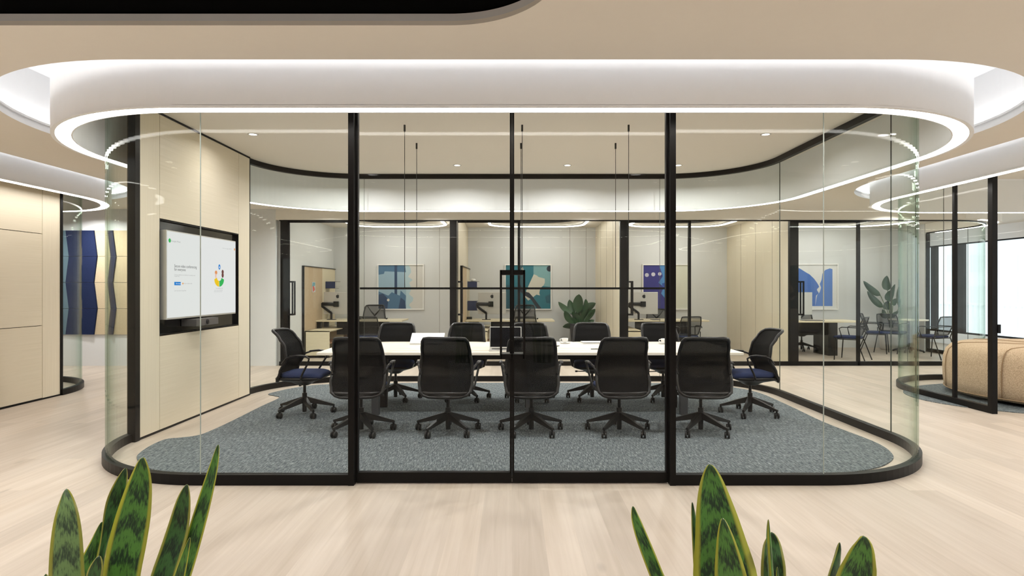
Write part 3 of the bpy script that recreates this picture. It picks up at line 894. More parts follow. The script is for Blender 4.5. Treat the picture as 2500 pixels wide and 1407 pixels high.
def area(name, loc, size, power, col=(1, .985, .97), spread=150, parent=None, shape='DISK'):
    ld = bpy.data.lights.new(name, 'AREA'); ld.shape = shape; ld.size = size; ld.energy = power; ld.color = col
    ld.spread = math.radians(spread)
    o = bpy.data.objects.new(name, ld); COL.objects.link(o); o.location = loc
    if parent is not None: o.parent = parent
    return o
def downlight(x, y, z, label, power, group, r=.045, lens=True):
    t = thing('downlight', label, 'downlight', (x, y, z), 0, group)
    m = MB(); m.lathe([(r + .014, 0), (r + .014, -.004), (r, -.006), (r, -.001)], seg=24, cap=False); make('trim_ring', m, 'silver', t)
    m = MB(); m.lathe([(.001, -.0015), (r - .004, -.0015)], seg=20, cap=False); make('lens', m, 'lamp', t, recalc=False)
    area('lamp', (0, 0, -.012), r * 2, power, parent=t, spread=160 if z > 3 else 150)
    return t
for x, y, w in ((-2.98, 7.07, 'above the wood wall display'), (2.92, 7.07, 'above the chair at the table end away from the wood wall'), (-2.32, 8.85, 'at the left end of the rear row over the meeting table'), (-.79, 8.85, 'second from left in the rear row over the meeting table'), (.80, 8.85, 'third from left in the rear row over the meeting table'), (2.395, 8.85, 'at the right end of the rear row over the meeting table')):
    downlight(x, y, INCEIL, 'small recessed ceiling spot ' + w, DOWN_ROOM * (.4 if y < 8 else 1.25), 'recessed spots in the meeting room ceiling')
for x, y in ((-2.4, 5.3), (-.8, 5.3), (.8, 5.3), (2.4, 5.3)):
    downlight(x, y, INCEIL, 'small recessed ceiling spot hidden above the front soffit', DOWN_ROOM, 'hidden ceiling spots')
for x, y, pw in [(q[0], q[1], FILL_HALL if q[1] < 5 else FILL_HALL * .9) for q in ((-8.5, 1.0), (-5.0, 1.0), (-1.8, 1.2), (1.6, 1.2), (4.2, 1.0), (-3, -2), (0, -2), (3, -2), (-3.4, 10.85), (-1.4, 10.85), (1.4, 10.85), (4.2, 10.85), (7.0, 11.0), (-4.85, 2.7), (4.85, 2.7))] + [(-4.9, 2.2, 60.0)]:  # unseen lamps added to brighten the corridor floor and walls
    downlight(x, y, CEIL, 'added unseen downlight brightening the corridor', pw, 'added corridor downlights', r=.07)

# ------------------------------------------------------------------ left room: wood wall, curved glass corner
lw_ = bpy.data.objects.new('wall_far_left', None); COL.objects.link(lw_); tag(lw_, 'pale wood panelled wall of the left room with thin black seams', 'structure', kind='structure')
make('core', MBx((-6.22, -6.125, 3.4, 8.30, 0, 2.9)), 'seam', lw_)
for (a, b, mt) in ((3.42, 6.0, 'veneerY'), (6.0, 7.98, 'veneerY'), (7.98, 8.30, 'veneerZ')):
    if mt == 'veneerZ':
        make('wood_panel', MBx((-6.125, -6.10, a + .004, b, .02, 2.9)), mt, lw_)
    else:
        for z0, z1 in ((.02, .962), (.962, 2.154), (2.154, 2.9)):
            make('wood_panel', MBx((-6.125, -6.10, a + .004, b - .004, z0 + .004, z1 - .004)), mt, lw_)
make('shadow_line', MBx((-6.125, -6.09, 3.4, 8.30, 0, .018)), 'black', lw_)
fl_ = rr(LROOM, 0, 28)
lp = [(-6.1, 8.30)] + fl_[n4:2 * n4] + [(-11, 9.6)]
gpl = thing('glass_partition', 'curved glass corner of the left room beyond its wood wall', 'glass wall')
rail(lp, 0, RAIL, .06, 'floor_rail', gpl); 0
panes(lp, [1.3 * PI / 2], gpl, z1=INCEIL - .07, curved=(0,))
make('post', MBx((-6.16, -6.09, 8.29, 8.335, 0, INCEIL)), 'black', gpl)

# ------------------------------------------------------------------ right lounge
fr_ = rr(RROOM, 0, 28)
rpth = list(reversed(fr_[2 * n4:3 * n4])); # back-left corner, from side to back
rpth = list(fr_[2 * n4:3 * n4])
rpth = [(10.6, 9.75)] + rpth + [(5.55, 7.13)]
gpr = thing('glass_partition', 'glass wall of the right lounge with black posts and curved corner', 'glass wall')
rail(rpth, 0, RAIL, .06, 'floor_rail', gpr)
L0 = 10.6 - 6.85
panes(rpth, [1.4, L0, L0 + arc, L0 + arc + .75], gpr, z1=INCEIL - .07, curved=(2,))
make('post', MBx((5.52, 5.58, 7.06, 7.13, 0, INCEIL)), 'black', gpr)
make('post', MBx((5.53, 5.57, 7.68, 7.72, RAIL, INCEIL)), 'black', gpr)
make('latch', MBx((5.58, 5.61, 7.05, 7.10, .93, 1.03)), 'black', gpr)

# pouf
pf = thing('round_pouf', 'large round beige upholstered pouf with stitched seams in the right lounge', 'pouf', (7.25, 8.02, 0))
def lobed(r, a):
    return r * (1 - .018 * max(0, abs(math.cos(a * 4)) - .93) / .07)
m = MB(); m.sm = True; L = []
for r, z in ((1.20, .045), (1.27, .05), (1.32, .09), (1.335, .20), (1.34, .36), (1.33, .50), (1.30, .60), (1.24, .665), (1.15, .695), (.9, .705), (.5, .70), (.15, .69), (.02, .685)):
    L.append([(lobed(r, 2 * PI * k / 128 + .42) * math.cos(2 * PI * k / 128), lobed(r, 2 * PI * k / 128 + .42) * math.sin(2 * PI * k / 128), z) for k in range(128)])
m.loft(L); make('cushion', m, 'pouf', pf)
m = MB()
for k in range(8):
    a = (PI / 4) * k - .42 - 0.0
    pts = [(r * math.cos(a), r * math.sin(a), z) for r, z in ((1.318, .07), (1.325, .2), (1.33, .36), (1.32, .50), (1.29, .605), (1.23, .668), (1.14, .698), (.9, .708), (.5, .703), (.1, .692))]
    m.tube(pts, .006, 6)
c_ = [(1.325 * math.cos(2 * PI * k / 96), 1.325 * math.sin(2 * PI * k / 96), .085) for k in range(97)]; m.tube(c_, .007, 6, cap=False)
make('seam_piping', m, 'piping', pf)
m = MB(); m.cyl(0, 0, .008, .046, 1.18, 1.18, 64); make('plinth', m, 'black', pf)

# ------------------------------------------------------------------ back offices
wb = M['wallwhite']
struct('wall_back_left', MBx((-15, -4.40, OY - .04, OY + .06, 0, CEIL)), 'wallwhite', 'plain white wall behind the left room')
struct('wall_back', MBx((-4.5, 9.55, OB, OB + .1, 0, CEIL)), 'wallwhite', 'pale grey rear wall of the back offices')
struct('wall_rear_corridor', MBx((9.45, WALLX + .1, 17.0, 17.1, 0, CEIL)), 'wallwhite', 'white wall at the end of the window corridor')
struct('wall_office_1', MBx((-4.40, -4.34, OY + .06, OB, 0, CEIL)), 'wallwhite', 'white side wall of the first back office')
struct('wall_office_2', MBx((-1.17, -1.07, OY + .08, OB, 0, CEIL)), 'veneerZ', 'wood partition between the first and second office')
struct('wall_office_3', MBx((2.03, 2.15, OY + .08, OB, 0, CEIL)), 'veneerZ', 'wood partition between the second and third office')
struct('wall_office_4', MBx((5.23, 5.35, OY + .08, OB, 0, CEIL)), 'veneerZ', 'wood partition between the third and fourth office')
struct('wall_office_5', MBx((9.43, 9.52, 14.05, OB, 0, CEIL)), 'wallwhite', 'grey side wall of the last back office')
m = MB()
for y in (12.35, 13.2, 14.05):
    m.box(5.2285, 5.2305, y - .003, y + .003, 0, CEIL); m.box(2.0285, 2.0305, y - .003, y + .003, 0, CEIL)
struct('trim_1', m, 'seam', 'thin dark seams between the wood wall panels')
m = MB()
for px_, in ((1391.5,), (1431,), (1073,), (1106,)):
    x = PX(px_, OB); m.box(x - .003, x + .003, OB - .0015, OB, 0, CEIL)
struct('trim_2', m, 'seam', 'thin joints in the rear office wall')

# bulkhead with curved end
OFF = (-20.0, 9.5, OY, 16.4, 1.3)
fo = rr(OFF, 0, 28)
opath = [(-4.34, OY), (8.2, OY)] + fo[:n4] + [(9.5, 14.05)]
m = MB(); path_wall(m, [(-4.4, OY - .03), (8.2, OY - .03)] + rr(OFF, -.03 + .3 * 0, 28)[:n4][:1], [(-4.4, OY + .06), (8.2, OY + .06), (8.2, OY + .06)], BULK, CEIL)
bo = rr(OFF, .26, 28)[:n4]; bi = rr(OFF, -.05, 28)[:n4]
m2 = MB(); path_wall(m2, [(-4.4, OY + .06)] + bi + [(9.45, 14.05)], [(-4.4, OY - .035), (7.2, OY - .035), ] + bo[1:] + [(9.76, 14.05)], BULK, CEIL)
struct('trim_3', m2, 'ceiling', 'beige bulkhead above the back office glass fronts')
so = rr(OFF, .20, 28)[6:n4]; si = rr(OFF, .12, 28)[6:n4]
t = thing('bulkhead_light', 'curved light strip under the bulkhead end beside the window corridor', 'light')
m = MB(); path_wall(m, si + [(9.62, 14.0)], so + [(9.70, 14.0)], BULK - .006, BULK - .001); make('light_strip', m, 'strip', t)

og = thing('glass_partition', 'straight glass office fronts with black posts along the back corridor', 'glass wall')
rail(opath, 0, RAIL, .06, 'floor_rail', og); rail(opath, BULK - .02, BULK, .05, 'head_rail', og)
for px_, w in ((696, .075), (1107, .065), (1522, .065), (1937, .078)):
    x = PX(px_, OY); make('post', MBx((x - w, x + w, OY - .035, OY + .05, 0, BULK - .02)), 'black', og)
make('post', MBx((9.46, 9.54, 14.02, 14.09, 0, BULK - .02)), 'black', og)
xs = [PX(p, OY) for p in (696, 852, 1107, 1267, 1522, 1683, 1937, 2095)]
for i, (nm) in enumerate(('first', 'second', 'third', 'fourth')):
    xa, xb = xs[2 * i] + .075, xs[2 * i + 1]
    d = bpy.data.objects.new('door_%d' % (i + 3), None); COL.objects.link(d); d.location = ((xa + xb) / 2, OY, 0)
    tag(d, 'glass door of the %s back office with black ladder handle' % nm, 'door', kind='structure')
    w = (xb - xa) / 2; z1 = BULK - .02
    make('door_frame', MBx((w - .024, w + .024, -.03, .03, 0, z1), (-w, -w + .012, -.02, .02, RAIL, z1), (-w, w, -.02, .02, z1 - .03, z1 - .001)), 'black', d)
    make('door_glass', MBx((-w + .012, w - .024, -.005, .005, RAIL, z1 - .03)), 'glass', d)
    m = MB(); hx = -w + .085
    for s in (-1, 1):
        m.box(hx - .012, hx + .012, s * .06 - .012, s * .06 + .012, .94, 1.58)
    for z in (.94, 1.55): m.box(-w + .01, hx + .012, -.07, .07, z, z + .03)
    make('door_handle', m, 'black', d)
    xe = xs[2 * i + 2] - .075 if i < 3 else 8.2
    if i < 3: make('glass_pane', MBx((xb + .024, xe, OY - .005, OY + .005, RAIL, BULK - .02)), 'glass', og)
pp = [(xs[7] + .024, OY)] + fo[:n4] + [(9.5, 14.02)]
panes(pp, [.9, 8.2 - xs[7], 8.2 - xs[7] + arc], og, z1=BULK - .02, curved=(2,))

# office ceiling light loops and dark discs
def u_light(xl, xr, label, yf=11.9, yb=14.38, r=.55, open_=False):
    t = thing('loop_light', label, 'ceiling light', ((xl + xr) / 2, (yf + yb) / 2, CEIL), 0, 'loop lights in the back offices')
    hx = (xr - xl) / 2; hy = (yb - yf) / 2
    m = MB(); ring(m, (-hx, hx, -hy, hy, r), -.025, .025, -.045, -.030); make('light_strip', m, 'strip', t)
    m = MB(); ring(m, (-hx, hx, -hy, hy, r), -.03, .03, -.029, 0); make('channel', m, 'white', t)
u_light(-3.62, -1.50, 'glowing rounded loop light on the first back office ceiling')
u_light(-.50, 1.62, 'glowing rounded loop light on the second back office ceiling')
u_light(2.66, 4.78, 'glowing rounded loop light on the third back office ceiling')
u_light(5.95, 8.6, 'glowing rounded loop light on the fourth back office ceiling', r=.9)
for nm, xc, rx in (('first', PX(969, 13.4), .78), ('second', PX(1300, 13.4), .95), ('third', PX(1660, 13.4), .80), ('fourth', 7.1, .9)):
    m = MB(); m.prism([(rx * math.cos(2 * PI * k / 48), .72 * math.sin(2 * PI * k / 48)) for k in range(48)], -.03, 0)
    o = make('ceiling_baffle', m, 'darkdisc'); o.location = (xc, 12.95, CEIL); tag(o, 'dark oval acoustic disc inside the %s office loop light' % nm, 'ceiling panel', 'dark ovals on the back office ceilings')
downlight(-7.6, 10.75, CEIL, 'added unseen downlight brightening the far left felt tiles', 42, 'added corridor downlights', r=.07)  # out-of-view lamp added to lift the dim rear left wall
for x in (-2.7, .45, 3.7, 7.2):
    area('office_lamp', (x, 13.9, CEIL - .04), .5, DOWN_OFFICE, col=(1, .97, .93), spread=170)
area('lounge_lamp', (8.0, 6.2, INCEIL - .05), .8, 90, col=(1, .96, .9), spread=170)

# ------------------------------------------------------------------ artworks
def art(label, x0, x1, y0, y1, shapes, matlist, base):
    """px rectangle; shapes in 0..1 (u right, v up)"""
    d = OB - .03
    X0, X1, Z0, Z1 = PX(x0, d), PX(x1, d), PZ(y1, d), PZ(y0, d)
    t = thing('framed_artwork', label, 'picture', ((X0 + X1) / 2, OB - .002, Z0)); W = X1 - X0; H = Z1 - Z0
    f = .028
    m = MBx((-W / 2, W / 2, -.035, 0, 0, f), (-W / 2, W / 2, -.035, 0, H - f, H), (-W / 2, -W / 2 + f, -.035, 0, f, H - f), (W / 2 - f, W / 2, -.035, 0, f, H - f))
    make('picture_frame', m, 'paper', t)
    m = MB(); m.box(-W / 2 + f, W / 2 - f, -.015, -.001, f, H - f)
    w, h = W - 2 * f, H - 2 * f
    for k, (mi, poly) in enumerate(shapes):
        poly = [(min(1, max(0, u)), min(1, max(0, v))) for u, v in poly]
        pts3 = [Vector((-w / 2 + u * w, f + v * h, 0)) for u, v in poly]
        tr = tessellate_polygon([pts3])
        m.add([(p.x, -.0153 - .0004 * k, p.y) for p in pts3], tr, mi)
    make('print', m, [base] + matlist, t, recalc=False)
    return t
def wav(u0, u1, v0, v1, amp, n, seed):
    r = random.Random(seed); out = []
    for k in range(n + 1):
        s = k / n; out.append((u0 + (u1 - u0) * s + r.uniform(-amp, amp), v0 + (v1 - v0) * s + (0 if k in (0, n) else r.uniform(-amp * .2, amp * .2))))
    return out
def circ(u, v, r, n=20): return [(u + r * math.cos(2 * PI * k / n), v + r * math.sin(2 * PI * k / n)) for k in range(n)]
cA = [colmat('art_sky', rgb(150, 178, 196)), colmat('art_steel', rgb(70, 108, 140)), colmat('art_navy', rgb(34, 62, 96)), colmat('art_cream', rgb(216, 212, 204)), colmat('art_mist', rgb(176, 200, 208))]
art('framed blue and cream abstract print on the first office wall', 921, 1035, 645, 757, [
    (1, [(0, 0), (.68, 0)] + wav(.70, .62, 0, 1, .05, 9, 3) + [(0, 1)]), (5, [(.60, 0)] + wav(.62, .58, 0, 1, .02, 6, 5) + wav(.72, .74, 1, 0, .07, 12, 3)),
    (2, [(0, .78), (.12, .80), (.14, .86), (.62, .84), (.60, 1), (0, 1)]), (3, [(.36, 1), (.42, 1), (.42, .30), (.36, .32)]),
    (2, [(0, 0), (.6, 0), (.62, .30), (.50, .42), (.48, .30), (.30, .38), (.22, .30), (0, .40)]), (3, [(0, 0), (.20, 0), (.22, .22), (.1, .35), (0, .32)]), (3, [(.45, 0), (.62, 0), (.60, .18), (.50, .26)]), (4, circ(.22, .2, .035, 5))], cA, M['paper'] if False else colmat('art_base', rgb(208, 206, 200)))
cB = [colmat('art_teal', rgb(28, 108, 124)), colmat('art_deepteal', rgb(18, 84, 100)), colmat('art_ink', rgb(22, 34, 48)), colmat('art_feather', rgb(206, 204, 190)), colmat('art_paleteal', rgb(120, 164, 168))]
fe = []
r_ = random.Random(4)
for k in range(13):
    a = math.radians(60 - k * 13); fe.append((.45 + .42 * math.cos(a) * r_.uniform(.75, 1.1), .56 + .36 * math.sin(a) * r_.uniform(.7, 1.1)))
art('framed teal abstract print with a pale brushed burst on the second office wall', 1232, 1347, 645, 757, [
    (1, [(0, 0), (1, 0), (1, 1), (0, 1)]), (5, [(.62, .55), (1, .5), (1, 1), (.62, 1)]), (2, [(0, 0), (.5, 0), (.35, .5), (.0, .55)]),
    (4, [(.45, .40)] + fe + [(.50, .34)]), (4, [(.34, .92), (.42, .80), (.38, .96)]), (3, [(.33, .55), (.40, .40), (.52, .37), (.60, .28), (.80, 0), (.70, 0), (.56, .22), (.40, .32), (.30, .42)]), (2, [(.88, .28), (1, .34), (1, .12), (.90, .14)]), (3, circ(.98, .92, .07, 9))], cB, M['c_art_base'])
cC = [colmat('art_indigo', rgb(46, 46, 128)), colmat('art_azure', rgb(74, 134, 196)), colmat('art_light', rgb(214, 216, 204)), colmat('art_dot', rgb(206, 206, 220)), colmat('art_blue2', rgb(34, 70, 150))]
art('framed indigo print with three pale dots on the third office wall', 1568, 1682, 645, 757, [
    (1, [(0, 0), (.55, 0), (.55, 1), (0, 1)]), (2, [(.36, 1), (.60, 1), (.62, .5), (.72, .3), (.70, .15), (.55, .05), (.48, .25), (.40, .35), (.46, .50), (.34, .60), (.44, .75)]), (5, [(.50, 0), (.58, .0), (.60, .25), (.52, .4), (.48, .2)]), (5, [(.45, .45), (.58, .52), (.55, .62), (.42, .58)]), (4, circ(.08, .775, .045)), (4, circ(.225, .79, .045)), (4, circ(.37, .80, .04))], cC, colmat('art_palegreen', rgb(216, 217, 202)))
cD = [colmat('art_cobalt', rgb(70, 110, 184)), colmat('art_cobalt2', rgb(84, 124, 196))]
art('framed white print with two cobalt blue torn shapes on the fourth office wall', 1930, 2047, 644, 757, [
    (1, [(0.04, .06), (.52, .06), (.54, .30)] + wav(.60, .56, .34, .44, .01, 3, 1) + [(.61, .50), (.57, .58), (.50, .68), (.40, .78), (.30, .84), (.18, .92), (.04, .94)]),
    (2, [(.52, .06), (.90, .06), (.90, .90), (.84, .92), (.74, .88), (.68, .80), (.66, .66), (.62, .56), (.65, .48), (.62, .38), (.56, .30)])], cD, colmat('art_white', rgb(222, 222, 220)))

# ------------------------------------------------------------------ office furniture
def low_cabinet(x0, x1, y0, y1, label):
    t = thing('low_cabinet', label, 'cabinet', ((x0 + x1) / 2, (y0 + y1) / 2, 0), 0, 'low cabinets in the back offices'); w = (x1 - x0) / 2; d = (y1 - y0) / 2
    H = .56
    make('carcass', MBx((-w, w, -d, -d + .02, .03, H), (-w, w, d - .02, d, .03, H), (-w, -w + .02, -d, d, .03, H), (-w, w, -d, d, H - .02, H), (-w, w, -d, d, .03, .05), (-w, w, -.01, .01, .05, H - .02)), 'deskwood', t)
    make('shelf', MBx((-w + .02, w, -d + .02, d - .02, .29, .31)), plain('walnut_shelf', rgb(150, 112, 84), .6), t)
    make('plinth', MBx((-w + .01, w - .02, -d + .02, d - .02, 0, .03)), 'black', t)
def desk(x0, x1, yf, yb, label, cab=True, legx=None):
    t = thing('office_desk', label, 'desk', ((x0 + x1) / 2, (yf + yb) / 2, 0), 0, 'desks in the back offices'); w = (x1 - x0) / 2; d = (yb - yf) / 2
    m = MB(); m.box(-w, w, -d, d, .71, .74, .003); make('desktop', m, 'deskwood', t)
    make('modesty_panel', MBx((-w + .55 if cab else -w + .1, w - .45, -d + .28, -d + .30, .41, .705)), 'black', t)
    if cab:
        for yy in (-d + .12, d - .2): make('riser', MBx((-w + .06, -w + .26, yy - .04, yy + .04, .56, .709)), 'black', t)
    else:
        make('leg', MBx((-w + .1, -w + .16, -d + .1, d - .1, 0, .709)), 'black', t)
    make('leg', MBx((w - .50, w - .42, -d + .06, d - .1, 0.0, .709)), 'black', t)
    return t
ords = ['first', 'second', 'third', 'fourth']
def tackboard(x, y0, y1, label):
    t = thing('tackboard', label, 'board', (x, y0, 0), 0, 'tackboards in the back offices')
    L_ = y1 - y0
    make('side_panel', MBx((0.0, .045, 0, L_, .0, .56), (0.0, .045, 0, .02, .56, 1.90)), 'deskwood', t)
    make('fabric_panel', MBx((0.0, .04, .02, L_ * .55, .56, 1.90)), 'tack', t)
    make('wood_panel', MBx((0.0, .04, L_ * .55, L_, .56, 1.90)), 'deskwood', t)
    make('top_trim', MBx((-.0, .06, -.01, L_, 1.90, 1.915), (0.0, .05, -.012, -.0, 0, 1.90)), 'black', t)
def shelf_box(x, y0, y1, z0, z1, label):
    t = thing('wall_shelf', label, 'shelf', (x, (y0 + y1) / 2, z0), 0, 'small blue shelves in the back offices'); d = (y1 - y0) / 2; h = z1 - z0
    make('side', MBx((0, .22, -d, -d + .006, 0, h)), colmat('shelf_blue', rgb(36, 50, 92)), t)
    make('shelf_board', MBx((0, .22, -d, d, 0, .006), (0, .26, -d, d, h - .006, h)), 'black', t)
def apple_logo(mb, cx, cz, s, y):
    b = []
    for k in range(40):
        a = 2 * PI * k / 40; r = s * (1 - .10 * math.cos(2 * a) * 0 + .06 * math.cos(3 * (a + PI / 2)))
        x = r * math.cos(a) * .92; z = r * math.sin(a)
        if abs(x) < s * .25: z *= .93
        if (x - s * 1.08) ** 2 + (z - s * .15) ** 2 < (s * .45) ** 2:
            x = s * 1.08 - math.sqrt((s * .45) ** 2 - (z - s * .15) ** 2)
        b.append(Vector((cx + x, cz + z, 0)))
    mb.add([(p.x, y, p.y) for p in b], tessellate_polygon([b]))
    lf = [Vector((cx + s * u, cz + s * v, 0)) for u, v in ((-.02, 1.05), (.0, 1.35), (.15, 1.58), (.36, 1.66), (.34, 1.42), (.2, 1.18))]
    mb.add([(p.x, y, p.y) for p in lf], tessellate_polygon([lf]))
def monitor(px_, d, label_m, label_a, w=.625, full=True):
    # px_ = pixel column of the arm foot
    x = PX(px_, d)
    t = thing('monitor_arm', label_a, 'monitor arm', (x, d, .7405), 0, 'black monitor arms on the back office desks')
    m = MB(); m.box(-.09, .10, -.05, .05, 0, .012); m.box(-.02, .02, -.02, .02, .012, .16)
    def bar(x0, z0, x1, z1, r=.02): m.tube([(x0, 0, z0), (x1, 0, z1)], r * 1.3, 4)
    bar(0, .15, -.21, .30); bar(-.20, .285, -.20, .375, .022); bar(-.21, .355, .07, .345, .028)
    make('arm', m, 'plastic', t)
    make('mount_plate', MBx((.05, .16, -.02, .035, .29, .41)), 'plastic', t)
    xm = x + .13; z0 = PZ(767.5, d)
    t = thing('desktop_monitor', label_m, 'monitor', (xm, d + .04, z0), 0, 'silver monitors on the back office desks')
    H = PZ(713.5, d) - z0
    m = MB(); m.box(-w / 2, w / 2, 0, .012, 0, H, .004); m.box(-w * .3, w * .3, -.004, 0, H * .1, H * .9); make('casing', m, 'silver', t)
    make('screen', MBx((-w / 2 + .01, w / 2 - .01, .0122, .014, .06, H - .01)), 'screen_dark', t)
    m = MB(); apple_logo(m, 0.0, H * .80, .040, -.0048); make('logo', m, 'dark', t, recalc=False)
    m = MB(); m.tube([(-.13, -.005, .12), (-.17, -.03, .05), (-.20, -.04, -.06), (-.22, -.02, -.12)], .004, 6); make('cable', m, 'paper', t)

GREY = 'grey'
info = [  # desk x range px at 13.45, arm px
    (751.7, 984, 809, -4.34), (1136, 1353, 1187, -1.07), (1530, 1727, 1559, 2.15)]
for i, (a, b, arm, wx) in enumerate(info):
    x0 = PX(a, 13.45); x1 = PX(b, 13.6); nm = ords[i]
    if i > 0: x0 = wx + .05
    desk(x0, x1, 13.45, 14.3, 'pale topped desk with black panel in the %s back office' % nm)
    low_cabinet(wx + .05, wx + .56, 12.72, 14.85, 'low pale wood cabinet under the desk of the %s back office' % nm)
    tackboard(wx + .001, 12.70, 14.93, 'tall beige tackboard on the side wall of the %s back office' % nm)
    monitor(arm, 13.72, 'silver monitor seen from behind in the %s back office' % nm, 'black jointed monitor arm on the %s office desk' % nm)
    for z0, z1, w_ in ((1.44, 1.60, 'upper'), (.93, 1.15, 'lower')):
        if i < 2: shelf_box(wx + .045, 14.15, 14.45, z0, z1, '%s small blue shelf on the %s office tackboard' % (w_, nm))
# small poster and clock on the first desk
m = MB(); m.box(0, .004, 0, .22, 0, .22); m.cur = 1; m.add([(.0045, .05, 0), (.0045, .2, .05), (.0045, .12, .15), (.0045, .03, .12)], [(0, 1, 2, 3)]); m.cur = 2; m.add([(.0046, .0, .12), (.0046, .2, .14), (.0046, .2, .21), (.0046, .05, .21)], [(0, 1, 2, 3)])
o = make('pinned_card', m, [colmat('card_white', rgb(190, 200, 204)), colmat('card_red', rgb(206, 92, 76)), colmat('card_teal', rgb(96, 154, 164))], recalc=False); o.location = (-4.298, 13.2, 1.36); tag(o, 'small red and teal card pinned to the first office tackboard', 'card')
for nm, px_ in (('first', 781), ('second', 1146)):
    o = make('desk_clock', MBx((-.06, .06, -.03, .03, 0, .055)), 'dark'); o.location = (PX(px_, 13.95), 13.95, .7405); tag(o, 'small black desk clock on the %s back office desk' % nm, 'clock', 'desk clocks')
m = MB(); m.lathe([(.01, 0), (.05, 0), (.058, .02), (.055, .05), (.03, .065), (.01, .067)]); o = make('speaker_puck', m, 'ceramic'); o.location = (-.90, 14.30, 1.602)
tag(o, 'small round white ornament on the second office shelf', 'ornament')
for nm, px_, y_ in (('second', 1242, 13.7), ('third', 1600, 13.7)):
    o = make('desk_tray', MBx((-.09, .09, -.12, .12, 0, .008)), 'dark' if nm == 'third' else 'paper'); o.location = (PX(px_, y_), y_, .7405); tag(o, '%s flat tray on the %s back office desk' % ('black' if nm == 'third' else 'white', nm), 'tray')

# fourth office desk
x0, x1 = 5.55, PX(2097, 13.3)
t4 = thing('office_desk', 'wide pale desk with black modesty panel in the fourth back office', 'desk', ((x0 + x1) / 2, 13.5, 0), 0, 'desks in the back offices'); w = (x1 - x0) / 2
m = MB(); m.box(-w, w, -.36, .42, .708, .74, .003); make('desktop', m, 'deskwood', t4)
lx = PX(2051, 13.05) - (x0 + x1) / 2
make('modesty_panel', MBx((-w + .1, lx - .05, -.22, -.20, .43, .706)), 'blackgloss', t4)
make('leg', MBx((lx - .20, lx, -.35, .3, 0, .706)), 'blackgloss', t4); make('leg', MBx((-w + .1, -w + .16, -.3, .3, 0, .706)), 'black', t4)
xm = PX(1952, 13.6)
t = thing('desktop_monitor', 'silver monitor seen from behind in the fourth back office', 'monitor', (xm, 13.6, .7405), 0, 'silver monitors on the back office desks')
make('casing', MBx((-.32, .28, 0, .014, .12, .615)), 'silver', t); make('stand', MBx((-.1, .1, -.05, .1, 0, .01), (-.04, .04, .02, .03, .01, .3)), 'silver', t)
o = make('notebook', MBx((-.22, .22, -.11, .11, 0, .010)), 'dark'); o.location = (PX(1983, 13.4), 13.4, .7405); tag(o, 'flat dark notebook on the fourth back office desk', 'notebook')

# office task chairs and guest chairs
tproto = conference_chair('task_chair', '', 'mesh task chairs behind the back office desks', 'mesh_open', True)
TG = 'mesh task chairs behind the back office desks'
tproto.scale = (1, 1, 1.09)
for i, (px_, y_) in enumerate(((912, 14.0), (1280, 14.0), (1606, 14.45), (1957, 14.25))):
    lab = 'black mesh task chair facing the desk in the %s back office' % ords[i]
    x = PX(px_, y_)
    if i == 0: tproto.location = (x, y_, 0); tproto.rotation_euler = (0, 0, PI + .1); tproto['label'] = lab
    else: dup(tproto, (x, y_, 0), PI - (.1, .1, .1, .3)[i], lab)
    if i > 1:
        for o in bpy.data.objects:
            if o.get('label') == lab: o.scale = (1, 1, .98)
def guest_chair(label):
    t = thing('guest_chair', label, 'chair', group='blue seated guest chairs in the back offices')
    def bp(u, v):  # local: front +y ; v 0..1
        w = .19 + .035 * math.sin(PI * (v * .8 + .1)); return (u * w, -.23 - .12 * v + .035 * u * u, .50 + .36 * v)
    m = MB(); o_ = [bp(-1, k / 10) for k in range(11)] + [bp(-1 + k / 4, 1.02) for k in range(1, 8)] + [bp(1, 1 - k / 10) for k in range(11)] + [bp(1 - k / 4, -.02) for k in range(1, 8)]
    o_.append(o_[0]); m.tube(o_, .012, 6, cap=False); m.tube([bp(-1, .45), bp(0, .45), bp(1, .45)], .008, 6)
    make('backrest_frame', m, 'plastic', t)
    m = MB(); m.add([bp(-1 + 2 * i / 6, j / 6) for j in range(7) for i in range(7)], [(j * 7 + i, j * 7 + i + 1, j * 7 + i + 8, j * 7 + i + 7) for j in range(6) for i in range(6)]); make('backrest_mesh', m, 'mesh_open', t, recalc=False)
    m = MB(); m.sm = True; m.loft([[(x, y, z) for x, y in rrect(-.23 + i_, .23 - i_, -.22 + i_, .24 - i_, .09, 5)] for z, i_ in ((.435, .02), (.445, 0), (.47, 0), (.482, .03), (.484, .09))]); make('seat', m, 'blue', t)
    for s in (-1, 1):
        m = MB(); m.tube([(s * .245, .20, 0), (s * .245, .17, .44), (s * .25, .165, .46)], .011, 6); make('leg', m, 'plastic', t)
        m = MB(); m.tube([(s * .245, -.36, 0), (s * .24, -.20, .44), (s * .215, -.26, .56)], .011, 6); make('leg', m, 'plastic', t)
        m = MB(); m.tube([(s * .235, -.29, .64), (s * .27, -.20, .665), (s * .275, .05, .665), (s * .27, .10, .64), (s * .25, .05, .44)], .010, 6); make('armrest', m, 'plastic', t)
    m = MB(); m.tube([(-.245, .17, .425), (.245, .17, .425)], .010, 6); m.tube([(-.24, -.2, .425), (.24, -.2, .425)], .010, 6)
    for s in (-1, 1): m.tube([(s * .243, .17, .425), (s * .24, -.2, .425)], .010, 6)
    make('seat_rail', m, 'plastic', t)
    return t
